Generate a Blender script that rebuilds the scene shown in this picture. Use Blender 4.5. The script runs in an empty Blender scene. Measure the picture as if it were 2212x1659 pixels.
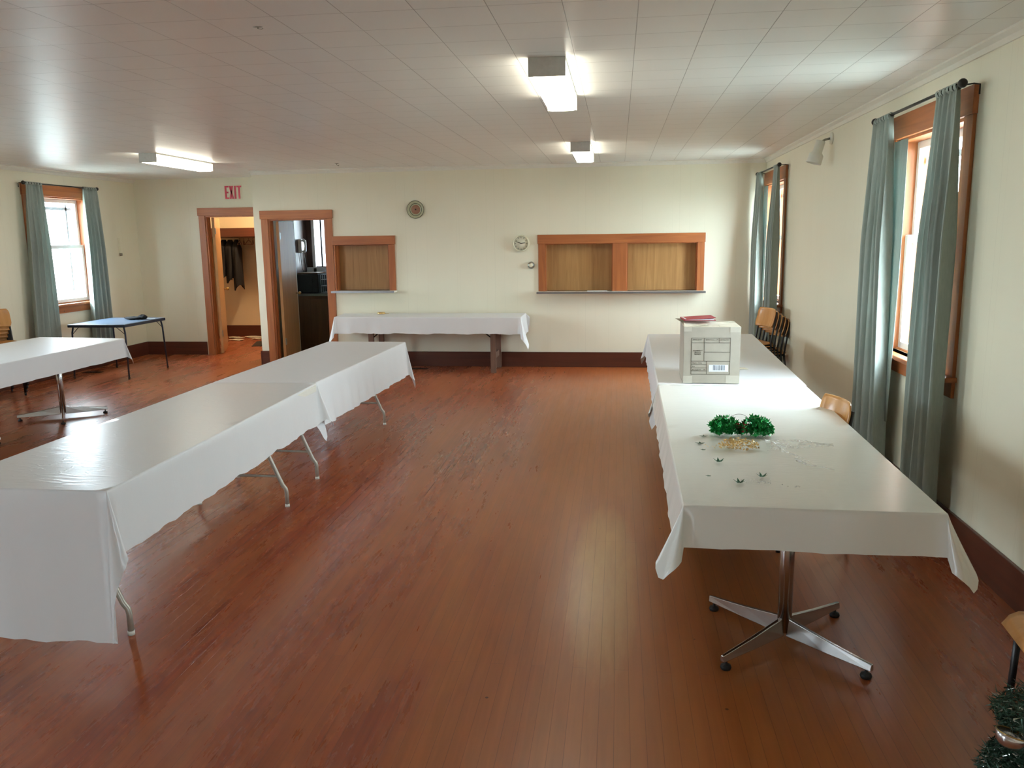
import bpy, math, random
from mathutils import Vector, Matrix
random.seed(7)
S = bpy.context.scene
COL = S.collection
PI = math.pi

# ------------------------------------------------------------------ camera, world, exposure
CAM_H = 1.75
def camera():
    f, p, y, r = 1782.3, .17568, .12846, -.013757
    fwd = Vector((-math.sin(y)*math.cos(p), math.cos(y)*math.cos(p), -math.sin(p)))
    right = Vector((math.cos(y), math.sin(y), 0)); up = right.cross(fwd)
    r2 = right*math.cos(r) + up*math.sin(r); u2 = up*math.cos(r) - right*math.sin(r)
    cd = bpy.data.cameras.new('camera'); cd.sensor_width = 36; cd.lens = f/2212*36
    cd.clip_start = .05; cd.clip_end = 200
    co = bpy.data.objects.new('camera', cd); COL.objects.link(co)
    m = Matrix((r2, u2, -fwd)).transposed().to_4x4(); m.translation = Vector((0, 0, CAM_H))
    co.matrix_world = m; S.camera = co
camera()
w = bpy.data.worlds.new('overcast_sky'); S.world = w; w.use_nodes = True
bg = w.node_tree.nodes['Background']; bg.inputs[0].default_value = (.77, .90, 1, 1); bg.inputs[1].default_value = 34.0
S.view_settings.view_transform = 'Standard'; S.view_settings.look = 'None'
S.view_settings.gamma = 1; S.view_settings.exposure = 0.47
try: S.view_settings.use_curve_mapping = False
except Exception: pass
try:
    S.cycles.use_denoising = True
    S.cycles.max_bounces = 10; S.cycles.diffuse_bounces = 6; S.cycles.glossy_bounces = 4
    S.cycles.transmission_bounces = 6; S.cycles.transparent_max_bounces = 12
    S.cycles.sample_clamp_indirect = 6
except Exception: pass
# daylight portals in every window opening (help the sky light the room)
def portal(x, y, z, sx, sz, rot):
    l = bpy.data.lights.new('window_portal', 'AREA'); l.shape = 'RECTANGLE'; l.size = sx; l.size_y = sz
    l.cycles.is_portal = True
    o = bpy.data.objects.new('window_portal', l); COL.objects.link(o); o.location = (x, y, z); o.rotation_euler = rot
WZ0, WZ1 = .95, 2.36                    # window opening, bottom and top
WIN_R = [(-2.4, -1.28), (4.92, 6.04), (9.89, 11.0)]  # first one is unseen, added behind the camera to brighten the near end
WIN_L = [(-.05, 1.07), (4.92, 6.04), (9.82, 10.96)]
XR, XL, YB, YREC, CEIL, YN = 1.87, -7.40, 11.15, 12.18, 2.70, -5.0
for a, b in WIN_R: portal(XR+.17, (a+b)/2, (WZ0+WZ1)/2, WZ1-WZ0, b-a, (0, PI/2, 0))
for a, b in WIN_L: portal(XL-.17, (a+b)/2, (WZ0+WZ1)/2, WZ1-WZ0, b-a, (0, -PI/2, 0))

WIN_N = []
for a, b in WIN_N: portal((a+b)/2, YN-.17, (WZ0+WZ1)/2, b-a, WZ1-WZ0, (PI/2, 0, 0))
# ------------------------------------------------------------------ mesh helpers
class MB:
    def __init__(s): s.v = []; s.f = []; s.sm = []
    def add(s, vs, fs, smooth=False, M=None):
        n = len(s.v)
        if M is not None: vs = [M @ Vector(v) for v in vs]
        s.v += [tuple(v) for v in vs]; s.f += [tuple(i+n for i in f) for f in fs]; s.sm += [smooth]*len(fs)
        return s
    def box(s, x0, x1, y0, y1, z0, z1, M=None):
        vs = [(x, y, z) for z in (z0, z1) for y in (y0, y1) for x in (x0, x1)]
        fs = [(0,2,3,1),(4,5,7,6),(0,1,5,4),(2,6,7,3),(0,4,6,2),(1,3,7,5)]
        return s.add(vs, fs, False, M)
    def cbox(s, cx, cy, cz, sx, sy, sz, M=None):
        return s.box(cx-sx/2, cx+sx/2, cy-sy/2, cy+sy/2, cz-sz/2, cz+sz/2, M)
    def tube(s, pts, r, n=10, M=None, cap=True, rs=None):
        pts = [Vector(p) for p in pts]; vs = []; fs = []
        prev = None
        for i, p in enumerate(pts):
            if i == 0: t = (pts[1]-p)
            elif i == len(pts)-1: t = (p-pts[i-1])
            else: t = (pts[i+1]-p).normalized() + (p-pts[i-1]).normalized()
            t.normalize()
            if prev is None:
                a = Vector((0, 0, 1)) if abs(t.z) < .9 else Vector((1, 0, 0))
                u = t.cross(a).normalized()
            else:
                u = (prev - t*prev.dot(t)).normalized()
            prev = u; v = t.cross(u)
            rr = rs[i] if rs else r
            for k in range(n):
                an = 2*PI*k/n; vs.append(p + (u*math.cos(an)+v*math.sin(an))*rr)
        for i in range(len(pts)-1):
            for k in range(n):
                fs.append((i*n+k, i*n+(k+1) % n, (i+1)*n+(k+1) % n, (i+1)*n+k))
        s.add(vs, fs, True, M)
        if cap:
            s.add(vs[:n], [tuple(range(n))[::-1]], False, M); s.add(vs[-n:], [tuple(range(n))], False, M)
        return s
    def lathe(s, prof, n=32, M=None, close=False):
        vs = []; fs = []
        for r, z in prof:
            for k in range(n):
                a = 2*PI*k/n; vs.append((r*math.cos(a), r*math.sin(a), z))
        m = len(prof)
        for i in range(m-1):
            for k in range(n):
                fs.append((i*n+k, i*n+(k+1) % n, (i+1)*n+(k+1) % n, (i+1)*n+k))
        return s.add(vs, fs, True, M)
    def prism(s, poly, y0, y1, M=None):      # polygon in XZ, extruded along Y
        n = len(poly)
        vs = [(x, y0, z) for x, z in poly] + [(x, y1, z) for x, z in poly]
        fs = [tuple(range(n)), tuple(range(2*n-1, n-1, -1))] + [(i, i+n, (i+1) % n+n, (i+1) % n) for i in range(n)]
        return s.add(vs, fs, False, M)
    def grid(s, P, smooth=True, M=None, closed=False):        # P[i][j] points
        a, b = len(P), len(P[0]); vs = [p for row in P for p in row]; fs = []
        for i in range(a-1):
            for j in range(b-1 if not closed else b):
                fs.append((i*b+j, i*b+(j+1) % b, (i+1)*b+(j+1) % b, (i+1)*b+j))
        return s.add(vs, fs, smooth, M)
    def sphere(s, c, r, n=14, m=8, sc=(1, 1, 1)):
        P = []
        for i in range(m+1):
            t = PI*i/m
            P.append([(c[0]+r*sc[0]*math.sin(t)*math.cos(2*PI*k/n), c[1]+r*sc[1]*math.sin(t)*math.sin(2*PI*k/n), c[2]+r*sc[2]*math.cos(t)) for k in range(n)])
        return s.grid(P, True, None, True)
    def build(s, name, mat, parent=None, bevel=0, solid=0, subsurf=0, seg=2):
        me = bpy.data.meshes.new(name); me.from_pydata(s.v, [], s.f); me.update()
        for p, q in zip(me.polygons, s.sm): p.use_smooth = q
        import bmesh
        bm = bmesh.new(); bm.from_mesh(me); bmesh.ops.remove_doubles(bm, verts=bm.verts, dist=1e-5)
        bmesh.ops.recalc_face_normals(bm, faces=bm.faces); bm.to_mesh(me); bm.free()
        if isinstance(mat, (list, tuple)):
            for q in mat: me.materials.append(q)
        else: me.materials.append(mat)
        o = bpy.data.objects.new(name, me); COL.objects.link(o)
        if parent is not None: o.parent = parent
        if subsurf:
            md = o.modifiers.new('sub', 'SUBSURF'); md.levels = subsurf; md.render_levels = subsurf
        if solid:
            md = o.modifiers.new('sol', 'SOLIDIFY'); md.thickness = solid; md.offset = 0
        if bevel:
            md = o.modifiers.new('bev', 'BEVEL'); md.width = bevel; md.segments = seg; md.limit_method = 'ANGLE'; md.angle_limit = math.radians(40)
        return o
def box(*a, **k): return MB().box(*a, **k)
def tag(o, label=None, cat=None, group=None, kind=None):
    if label: o['label'] = label
    if cat: o['category'] = cat
    if group: o['group'] = group
    if kind: o['kind'] = kind
    return o
def thing(name, label, cat, loc=(0, 0, 0), rz=0, group=None, kind=None):
    o = bpy.data.objects.new(name, None); COL.objects.link(o); o.location = loc; o.rotation_euler = (0, 0, rz)
    o.empty_display_size = .1
    return tag(o, label, cat, group, kind)
def struct(o): o['kind'] = 'structure'; return o
def dup(root, loc, rot, label=None, group=None):
    r = root.copy(); COL.objects.link(r); r.location = loc; r.rotation_euler = rot if isinstance(rot, tuple) else (0, 0, rot)
    if label: r['label'] = label
    if group: r['group'] = group
    for ch in list(root.children):
        c = ch.copy(); COL.objects.link(c); c.parent = r
        for g in list(ch.children):
            d = g.copy(); COL.objects.link(d); d.parent = c
    return r

# ------------------------------------------------------------------ materials
def srgb(r, g, b):
    f = lambda c: (c/255/12.92) if c/255 <= .04045 else ((c/255+.055)/1.055)**2.4
    return (f(r), f(g), f(b), 1)
class NT:
    def __init__(s, name):
        s.m = bpy.data.materials.new(name); s.m.use_nodes = True; s.t = s.m.node_tree; s.n = s.t.nodes; s.l = s.t.links
        s.b = s.n['Principled BSDF']; s.out = s.n['Material Output']
    def node(s, ty, **k):
        n = s.n.new(ty)
        for a, v in k.items(): setattr(n, a, v)
        return n
    def link(s, a, b): s.l.new(a, b)
    def coords(s, scale=(1, 1, 1), rot=(0, 0, 0), loc=(0, 0, 0), world=True):
        if world: src = s.node('ShaderNodeNewGeometry').outputs['Position']
        else: src = s.node('ShaderNodeTexCoord').outputs['Object']
        mp = s.node('ShaderNodeMapping'); mp.inputs['Scale'].default_value = scale
        mp.inputs['Rotation'].default_value = rot; mp.inputs['Location'].default_value = loc
        s.link(src, mp.inputs[0]); return mp.outputs[0]
    def noise(s, co, scale, detail=4, rough=.55, dist=0):
        n = s.node('ShaderNodeTexNoise'); n.inputs['Scale'].default_value = scale; n.inputs['Detail'].default_value = detail
        n.inputs['Roughness'].default_value = rough; n.inputs['Distortion'].default_value = dist
        s.link(co, n.inputs['Vector']); return n.outputs['Fac']
    def ramp(s, fac, stops):
        r = s.node('ShaderNodeValToRGB'); s.link(fac, r.inputs[0]); e = r.color_ramp.elements
        while len(e) < len(stops): e.new(.5)
        for i, (p, c) in enumerate(stops): e[i].position = p; e[i].color = c
        return r.outputs[0]
    def mix(s, fac, a, b, mode='MIX'):
        n = s.node('ShaderNodeMix', data_type='RGBA', blend_type=mode)
        for i, v in ((0, fac), (6, a), (7, b)):
            if isinstance(v, (int, float, tuple)): n.inputs[i].default_value = v
            else: s.link(v, n.inputs[i])
        return n.outputs[2]
    def math(s, op, a, b=None, c=None):
        n = s.node('ShaderNodeMath', operation=op)
        for i, v in enumerate((a, b, c)):
            if v is None: continue
            if isinstance(v, (int, float)): n.inputs[i].default_value = v
            else: s.link(v, n.inputs[i])
        return n.outputs[0]
    def bump(s, h, strength=.3, dist=.01, normal=None):
        n = s.node('ShaderNodeBump'); n.inputs['Strength'].default_value = strength; n.inputs['Distance'].default_value = dist
        s.link(h, n.inputs['Height'])
        if normal is not None: s.link(normal, n.inputs['Normal'])
        s.link(n.outputs[0], s.b.inputs['Normal']); return n.outputs[0]
    def set(s, **k):
        for a, v in k.items():
            i = s.b.inputs[a.replace('_', ' ')]
            if isinstance(v, (int, float, tuple)): i.default_value = v
            else: s.link(v, i)
        return s
def plain(name, c, rough=.5, metal=0, var=.06, scale=30, bump=0, spec=None, **k):
    t = NT(name); co = t.coords(world=False); n = t.noise(co, scale, 3)
    lo = tuple(x*(1-var) for x in c[:3])+(1,); hi = tuple(min(1, x*(1+var)) for x in c[:3])+(1,)
    t.set(Base_Color=t.ramp(n, [(.3, lo), (.7, hi)]), Roughness=rough, Metallic=metal)
    if spec is not None: t.b.inputs['Specular IOR Level'].default_value = spec
    if bump: t.bump(n, bump, .003)
    for a, v in k.items(): t.set(**{a: v})
    return t.m

def mat_floor():
    t = NT('worn_strip_floor')
    co = t.coords(rot=(0, 0, PI/2))
    br = t.node('ShaderNodeTexBrick'); t.link(co, br.inputs['Vector'])
    br.offset = .37; br.offset_frequency = 3
    for k, v in (('Scale', 1.0), ('Brick Width', 2.3), ('Row Height', .057), ('Mortar Size', .0011), ('Mortar Smooth', .3), ('Bias', 0.0)):
        br.inputs[k].default_value = v
    br.inputs['Color1'].default_value = (0, 0, 0, 1); br.inputs['Color2'].default_value = (1, 1, 1, 1); br.inputs['Mortar'].default_value = (.5, .5, .5, 1)
    g1 = t.noise(t.coords(scale=(38, 1.6, 1)), 1, 6, .65, .6)      # grain along Y
    g2 = t.noise(t.coords(scale=(3.0, .45, 1)), 1, 4, .6, .5)       # broad wear blotches along the boards
    g3 = t.noise(t.coords(scale=(14, 2.0, 1)), 1, 5, .7)
    red = srgb(150, 70, 40); dark = srgb(106, 46, 28); tan = srgb(174, 112, 52); pale = srgb(190, 152, 100)
    base = t.mix(t.ramp(g1, [(.25, (0, 0, 0, 1)), (.68, (1, 1, 1, 1))]), dark, red)
    base = t.mix(.22, base, t.mix(br.outputs['Color'], srgb(112, 54, 36), srgb(160, 94, 58)))
    # traffic wear: centre aisle between the tables worn to tan, a path of its own shape
    geo = t.node('ShaderNodeNewGeometry'); sx = t.node('ShaderNodeSeparateXYZ'); t.link(geo.outputs['Position'], sx.inputs[0])
    X, Y = sx.outputs[0], sx.outputs[1]
    dx = t.math('ABSOLUTE', t.math('SUBTRACT', X, 0.28))
    band = t.math('SUBTRACT', 1.0, t.math('DIVIDE', dx, 1.35)); band = t.math('MAXIMUM', band, 0.0)
    wear = t.math('ADD', t.math('MULTIPLY', band, .75), t.math('MULTIPLY', t.math('SUBTRACT', g2, .5), 1.5))
    wear = t.math('ADD', wear, t.math('MULTIPLY', t.math('SUBTRACT', g3, .5), .25))
    wearc = t.node('ShaderNodeClamp'); t.link(t.math('ADD', t.math('MULTIPLY', wear, .62), .12), wearc.inputs[0])
    base = t.mix(wearc.outputs[0], base, tan)
    # palest patch
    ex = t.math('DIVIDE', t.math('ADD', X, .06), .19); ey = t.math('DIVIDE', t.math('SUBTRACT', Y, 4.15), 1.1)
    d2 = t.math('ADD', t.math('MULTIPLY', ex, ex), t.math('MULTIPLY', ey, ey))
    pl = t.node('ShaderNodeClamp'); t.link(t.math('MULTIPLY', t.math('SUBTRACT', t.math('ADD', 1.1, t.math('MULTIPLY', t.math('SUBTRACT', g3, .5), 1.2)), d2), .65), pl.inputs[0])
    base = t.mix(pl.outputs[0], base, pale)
    # more orange-red towards the far end near the doors
    fr = t.node('ShaderNodeClamp'); t.link(t.math('MULTIPLY', t.math('SUBTRACT', t.math('ADD', Y, t.math('MULTIPLY', g2, 3.0)), 10.2), .45), fr.inputs[0])
    base = t.mix(t.math('MULTIPLY', fr.outputs[0], .55), base, srgb(168, 86, 46))
    # dark specks
    vo = t.node('ShaderNodeTexVoronoi', feature='F1'); vo.inputs['Scale'].default_value = 3.2; t.link(t.coords(), vo.inputs['Vector'])
    sp = t.math('LESS_THAN', vo.outputs['Distance'], .022)
    base = t.mix(t.math('MULTIPLY', sp, .75), base, srgb(40, 16, 10))
    base = t.mix(t.math('MULTIPLY', br.outputs['Fac'], .45), base, srgb(60, 28, 18))
    rough = t.math('ADD', .20, t.math('MULTIPLY', wearc.outputs[0], .16))
    rough = t.math('ADD', rough, t.math('MULTIPLY', g3, .12))
    t.set(Base_Color=base, Roughness=rough)
    t.b.inputs['Specular IOR Level'].default_value = .42; t.b.inputs['Coat Weight'].default_value = .10; t.b.inputs['Coat Roughness'].default_value = .22
    h = t.math('ADD', t.math('MULTIPLY', g1, .55), t.math('MULTIPLY', br.outputs['Fac'], -.9))
    t.bump(h, .22, .003)
    return t.m
def mat_ceiling():
    t = NT('painted_ceiling_tiles')
    co = t.coords(loc=(-.0755, -3.918+.305*30, 0))
    mp = t.node('ShaderNodeMapping'); mp.inputs['Location'].default_value = (.3125*40, 0, 0); t.link(co, mp.inputs[0])
    br = t.node('ShaderNodeTexBrick'); t.link(mp.outputs[0], br.inputs['Vector']); br.offset = 0; br.squash = 1
    for k, v in (('Scale', 1.0), ('Brick Width', .3125), ('Row Height', .305), ('Mortar Size', .0022), ('Mortar Smooth', .4), ('Bias', 0.0)):
        br.inputs[k].default_value = v
    br.inputs['Color1'].default_value = (0, 0, 0, 1); br.inputs['Color2'].default_value = (1, 1, 1, 1)
    n = t.noise(t.coords(), .6, 3)
    base = t.mix(n, srgb(226, 226, 221), srgb(235, 236, 232))
    base = t.mix(t.math('MULTIPLY', br.outputs['Fac'], .6), base, srgb(120, 112, 104))
    wob = t.noise(t.coords(scale=(2.2, 2.2, 1)), 1, 2)
    t.set(Base_Color=base, Roughness=.36)
    h = t.math('SUBTRACT', t.math('MULTIPLY', wob, .9), t.math('MULTIPLY', br.outputs['Fac'], .5))
    sp_ = t.node('ShaderNodeSeparateXYZ'); t.link(mp.outputs[0], sp_.inputs[0])
    rnd_ = t.node('ShaderNodeSeparateColor'); t.link(br.outputs['Color'], rnd_.inputs[0])
    fx = t.math('FRACT', t.math('DIVIDE', sp_.outputs[0], .3125)); fy = t.math('FRACT', t.math('DIVIDE', sp_.outputs[1], .305))
    r_ = t.math('SUBTRACT', rnd_.outputs[0], .5)
    tl = t.math('MULTIPLY', r_, t.math('ADD', t.math('MULTIPLY', fy, .006), t.math('MULTIPLY', fx, .003)))
    t.bump(t.math('ADD', t.math('MULTIPLY', h, .0042), tl), 1.0, 1.0)
    return t.m
def mat_wall(name, axis):
    t = NT(name)
    geo = t.node('ShaderNodeNewGeometry'); sx = t.node('ShaderNodeSeparateXYZ'); t.link(geo.outputs['Position'], sx.inputs[0])
    A = sx.outputs[axis]
    def line(period, off, w):
        m = t.math('FRACT', t.math('DIVIDE', t.math('ADD', A, off+100*period), period))
        return t.math('LESS_THAN', m, w/period)
    g = t.math('MAXIMUM', line(1.22, .43, .003), t.math('MAXIMUM', line(.41, .12, .0018), line(.61, .3, .0018)))
    n = t.noise(t.coords(scale=(1, 1, .25)), 2.0, 3)
    fine = t.noise(t.coords(scale=(60, 60, 4)), 1, 2)
    base = t.mix(n, srgb(226, 221, 198), srgb(233, 229, 208))
    base = t.mix(t.math('MULTIPLY', g, .16), base, srgb(150, 144, 120))
    t.set(Base_Color=base, Roughness=.42)
    t.b.inputs['Specular IOR Level'].default_value = .3
    t.bump(t.math('SUBTRACT', t.math('MULTIPLY', fine, .25), t.math('MULTIPLY', g, .6)), .12, .002)
    return t.m
def mat_wood(name, c1, c2, axis='Z', rough=.46, scale=1.0, knots=False):
    t = NT(name)
    sc = {'X': (1.2, 22, 22), 'Y': (22, 1.2, 22), 'Z': (22, 22, 1.2)}[axis]
    n = t.noise(t.coords(scale=tuple(x*scale for x in sc)), 1, 5, .6, .8)
    n2 = t.noise(t.coords(scale=(2, 2, 2)), 1, 2)
    base = t.ramp(n, [(.32, c1), (.68, c2)])
    base = t.mix(t.math('MULTIPLY', n2, .3), base, c1)
    if knots:
        vo = t.node('ShaderNodeTexVoronoi', feature='F1'); vo.inputs['Scale'].default_value = 3.1; t.link(t.coords(), vo.inputs['Vector'])
        base = t.mix(t.math('MULTIPLY', t.math('LESS_THAN', vo.outputs['Distance'], .05), .6), base, tuple(x*.3 for x in c1[:3])+(1,))
    t.set(Base_Color=base, Roughness=rough)
    t.bump(n, .08, .002)
    return t.m
def mat_cloth(name, c, rough=.28, bump=.12, wr=7.0, wd=.004):
    t = NT(name)
    co = t.coords(world=False)
    n = t.noise(co, wr, 3, .5, .4); n2 = t.noise(t.coords(world=False, scale=(1, 7, 1)), 2.3, 2, .5, 1.0)
    t.set(Base_Color=t.mix(n, c, tuple(x*.97 for x in c[:3])+(1,)), Roughness=rough)
    t.b.inputs['Specular IOR Level'].default_value = .45
    r = t.noise(t.coords(world=False, scale=(1.2, 3.4, 1)), 2.1, 2, .5, 1.4)
    ridge = t.math('MAXIMUM', t.math('SUBTRACT', .035, t.math('ABSOLUTE', t.math('SUBTRACT', r, .5))), 0.0)
    hh = t.math('ADD', t.math('ADD', n, t.math('MULTIPLY', n2, .6)), t.math('MULTIPLY', ridge, 9.0))
    t.bump(hh, bump, wd)
    return t.m
def mat_curtain():
    t = NT('sage_curtain_cloth')
    n = t.noise(t.coords(world=False, scale=(1, 1, .2)), 90, 2)
    c = t.mix(n, srgb(144, 153, 144), srgb(166, 174, 166))
    t.set(Base_Color=c, Roughness=.85)
    tr = t.node('ShaderNodeBsdfTranslucent'); t.link(t.mix(.5, c, srgb(150, 190, 186)), tr.inputs[0])
    mx = t.node('ShaderNodeMixShader'); mx.inputs[0].default_value = .16
    t.link(t.b.outputs[0], mx.inputs[1]); t.link(tr.outputs[0], mx.inputs[2]); t.link(mx.outputs[0], t.out.inputs[0])
    return t.m
def mat_glass():
    t = NT('window_glass')
    tr = t.node('ShaderNodeBsdfTransparent'); tr.inputs[0].default_value = (.96, .98, .98, 1)
    gl = t.node('ShaderNodeBsdfGlossy'); gl.inputs['Roughness'].default_value = .02
    fr = t.node('ShaderNodeLayerWeight'); f5 = t.math('ADD', .03, t.math('MULTIPLY', t.math('POWER', fr.outputs['Facing'], 5.0), .8))
    mx = t.node('ShaderNodeMixShader'); t.link(f5, mx.inputs[0]); t.link(tr.outputs[0], mx.inputs[1]); t.link(gl.outputs[0], mx.inputs[2])
    t.link(mx.outputs[0], t.out.inputs[0]); return t.m
def mat_emit(name, c, s):
    t = NT(name); t.set(Base_Color=c, Emission_Color=c, Emission_Strength=s, Roughness=.4); return t.m

M = {}
M['floor'] = mat_floor(); M['ceil'] = mat_ceiling()
M['wallx'] = mat_wall('cream_panel_wall_back', 0); M['wally'] = mat_wall('cream_panel_wall_side', 1)
O1, O2 = srgb(140, 76, 36), srgb(172, 100, 50)
M['trimZ'] = mat_wood('orange_fir_upright', O1, O2, 'Z', knots=True); M['trimX'] = mat_wood('orange_fir_header', O1, O2, 'X'); M['trimY'] = mat_wood('orange_fir_sill', O1, O2, 'Y', knots=True)
M['baseX'] = mat_wood('brown_baseboard_back', srgb(74, 36, 23), srgb(92, 46, 30), 'X', .35); M['baseY'] = mat_wood('brown_baseboard_side', srgb(74, 36, 23), srgb(92, 46, 30), 'Y', .35)
M['ply'] = mat_wood('hatch_plywood', srgb(150, 108, 62), srgb(176, 132, 80), 'Z', .45)
M['chairply'] = mat_wood('chair_plywood', srgb(182, 128, 74), srgb(206, 152, 94), 'Z', .22, .6)
M['leafwood'] = mat_wood('door_leaf_wood', srgb(166, 118, 68), srgb(188, 140, 86), 'Z', .42)
M['leafpale'] = mat_wood('pale_door_leaf', srgb(190, 146, 98), srgb(206, 164, 116), 'Z', .3, .5)
M['darkpanel'] = mat_wood('dark_kitchen_panel', srgb(58, 36, 26), srgb(76, 48, 34), 'Z', .4)
M['cab'] = mat_wood('brown_cabinet', srgb(88, 62, 38), srgb(110, 78, 48), 'Z', .4)
M['oldwood'] = mat_wood('old_table_wood', srgb(104, 76, 60), srgb(134, 102, 84), 'Z', .6)
M['white'] = plain('white_vinyl_frame', srgb(236, 238, 238), .35, var=.02)
M['whitepaint'] = plain('white_paint', srgb(226, 224, 212), .4, var=.02)
M['cream'] = plain('cream_plastic', srgb(222, 218, 192), .4, var=.02)
M['glass'] = mat_glass()
M['vinyl'] = mat_cloth('ivory_vinyl_cloth', srgb(230, 231, 224), .24, .16, 4, .005)
M['vinyl2'] = mat_cloth('white_vinyl_cloth', srgb(220, 221, 220), .28, .24, 5, .005)
M['linen'] = mat_cloth('white_plastic_cloth', srgb(224, 224, 224), .45, .2, 9, .004)
M['curtain'] = mat_curtain()
M['iron'] = plain('dark_iron', srgb(44, 40, 34), .45, .6)
M['black'] = plain('black_enamel', srgb(26, 25, 26), .35)
M['blackcloth'] = plain('black_cloth', srgb(9, 9, 11), .9, bump=.3)
M['rubber'] = plain('black_rubber', srgb(20, 18, 18), .6)
M['chrome'] = plain('brushed_chrome', srgb(200, 198, 196), .22, 1.0, var=.03)
M['steel'] = plain('steel_edge', srgb(170, 172, 176), .3, 1.0, var=.03)
M['legpaint'] = plain('grey_beige_leg_paint', srgb(168, 162, 148), .35, .3)
M['bluevinyl'] = plain('blue_vinyl_top', srgb(98, 116, 138), .3, var=.05, scale=60)
M['bluemetal'] = plain('dark_blue_steel', srgb(44, 52, 66), .35, .4)
M['card'] = plain('grey_cardboard', srgb(172, 164, 150), .75, var=.05, scale=12, bump=.1)
M['cardin'] = plain('pale_cardboard', srgb(208, 200, 180), .8, var=.04)
M['tape'] = plain('clear_tape', srgb(196, 190, 176), .15, var=.03)
M['ink'] = plain('black_ink', srgb(58, 54, 46), .8)
M['barlabel'] = plain('white_label', srgb(236, 240, 246), .5, var=.01)
M['barink'] = plain('barcode_ink', srgb(96, 108, 124), .7)
M['red'] = plain('red_paper', srgb(150, 40, 50), .45)
M['exitred'] = plain('exit_red', srgb(178, 44, 62), .5, var=.03)
M['greenfoil'] = plain('green_foil', srgb(50, 160, 88), .3, .85, var=.35, scale=40)
M['greenstar'] = plain('dull_green_foil', srgb(44, 92, 66), .3, .7, var=.2)
M['goldfoil'] = plain('gold_foil', srgb(222, 190, 128), .32, .8, var=.3, scale=60)
M['redfoil'] = plain('red_foil', srgb(130, 32, 36), .3, .6)
M['silverfoil'] = plain('silver_foil', srgb(220, 222, 226), .18, .95, var=.1)
M['tinselgreen'] = plain('dark_green_tinsel', srgb(44, 74, 58), .3, .3, var=.4, scale=30)
M['tinselglint'] = plain('glint_tinsel', srgb(196, 204, 200), .25, .8)
M['brass'] = plain('gilt_rim', srgb(180, 150, 90), .3, .9)
M['sage'] = plain('sage_china', srgb(176, 178, 146), .25)
M['pinkchina'] = plain('dusty_rose_china', srgb(150, 108, 84), .3, var=.25, scale=120)
M['darkline'] = plain('dark_rim', srgb(40, 34, 20), .4)
M['dial'] = plain('clock_dial', srgb(214, 212, 190), .5, var=.02)
M['nickel'] = plain('dull_nickel', srgb(150, 150, 140), .3, .9)
M['lampmetal'] = plain('fixture_metal', srgb(206, 206, 200), .4, .1)
M['diff'] = mat_emit('lit_diffuser', (1, .955, .80, 1), 9.0)
M['microwave'] = plain('black_plastic', srgb(10, 10, 12), .6)
M['phone'] = plain('ivory_phone', srgb(206, 200, 190), .35)
M['purple'] = plain('purple_plastic', srgb(92, 72, 160), .35, var=.3, scale=50)
M['plate'] = plain('white_china', srgb(226, 232, 236), .25)
M['hallwall'] = plain('hall_cream_wall', srgb(222, 210, 180), .5, var=.03, scale=2)
M['paper'] = plain('newspaper', srgb(196, 192, 176), .8, var=.2, scale=60)
M['sashdark'] = plain('screen_dark_frame', srgb(150, 154, 158), .5)
M['grass'] = plain('pale_gravel_ground', srgb(216, 222, 214), .9, var=.15, scale=3)
def mat_sheer():
    t = NT('sheer_white_cloth'); t.set(Base_Color=srgb(214, 222, 230), Roughness=.9)
    tr = t.node('ShaderNodeBsdfTranslucent'); tr.inputs[0].default_value = (.5, .58, .66, 1)
    mx = t.node('ShaderNodeMixShader'); mx.inputs[0].default_value = .5
    t.link(t.b.outputs[0], mx.inputs[1]); t.link(tr.outputs[0], mx.inputs[2]); t.link(mx.outputs[0], t.out.inputs[0]); return t.m
M['sheer'] = mat_sheer()
def mat_film():
    t = NT('clear_plastic_film')
    tr = t.node('ShaderNodeBsdfTransparent'); tr.inputs[0].default_value = (.97, .97, .96, 1)
    n = t.noise(t.coords(world=False), 60, 4)
    t.set(Base_Color=(.9, .9, .88, 1), Roughness=.12); t.bump(n, .8, .01)
    mx = t.node('ShaderNodeMixShader'); t.link(t.math('ADD', .1, t.math('MULTIPLY', t.math('GREATER_THAN', n, .53), .35)), mx.inputs[0])
    t.link(tr.outputs[0], mx.inputs[1]); t.link(t.b.outputs[0], mx.inputs[2]); t.link(mx.outputs[0], t.out.inputs[0]); return t.m
M['film'] = mat_film()

# ------------------------------------------------------------------ room shell
def wall_with_holes(mb, axis, fixed0, fixed1, a0, a1, z0, z1, holes):
    """axis 'y': wall running along Y, thickness X fixed0..fixed1; holes (a,b,zlo,zhi)"""
    def put(p, q, r, s):
        if q-p < 1e-4 or s-r < 1e-4: return
        if axis == 'y': mb.box(fixed0, fixed1, p, q, r, s)
        else: mb.box(p, q, fixed0, fixed1, r, s)
    cur = a0
    for (p, q, lo, hi) in sorted(holes):
        put(cur, p, z0, z1); put(p, q, z0, lo); put(p, q, hi, z1); cur = q
    put(cur, a1, z0, z1)
YE = 14.9
struct(box(XL-.2, XR+.2, YN-.2, YE+.2, -.1, 0).build('floor', M['floor']))
struct(box(XL-.2, XR+.2, YN-.2, YE+.2, CEIL, CEIL+.1).build('ceiling', M['ceil']))
mb = MB(); wall_with_holes(mb, 'y', XR, XR+.2, YN, YE+.2, 0, CEIL, [(a, b, WZ0, WZ1) for a, b in WIN_R]); struct(mb.build('wall_right', M['wally']))
mb = MB(); wall_with_holes(mb, 'y', XL-.2, XL, YN, YE+.2, 0, CEIL, [(a, b, WZ0, WZ1) for a, b in WIN_L]); struct(mb.build('wall_left', M['wally']))
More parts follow.
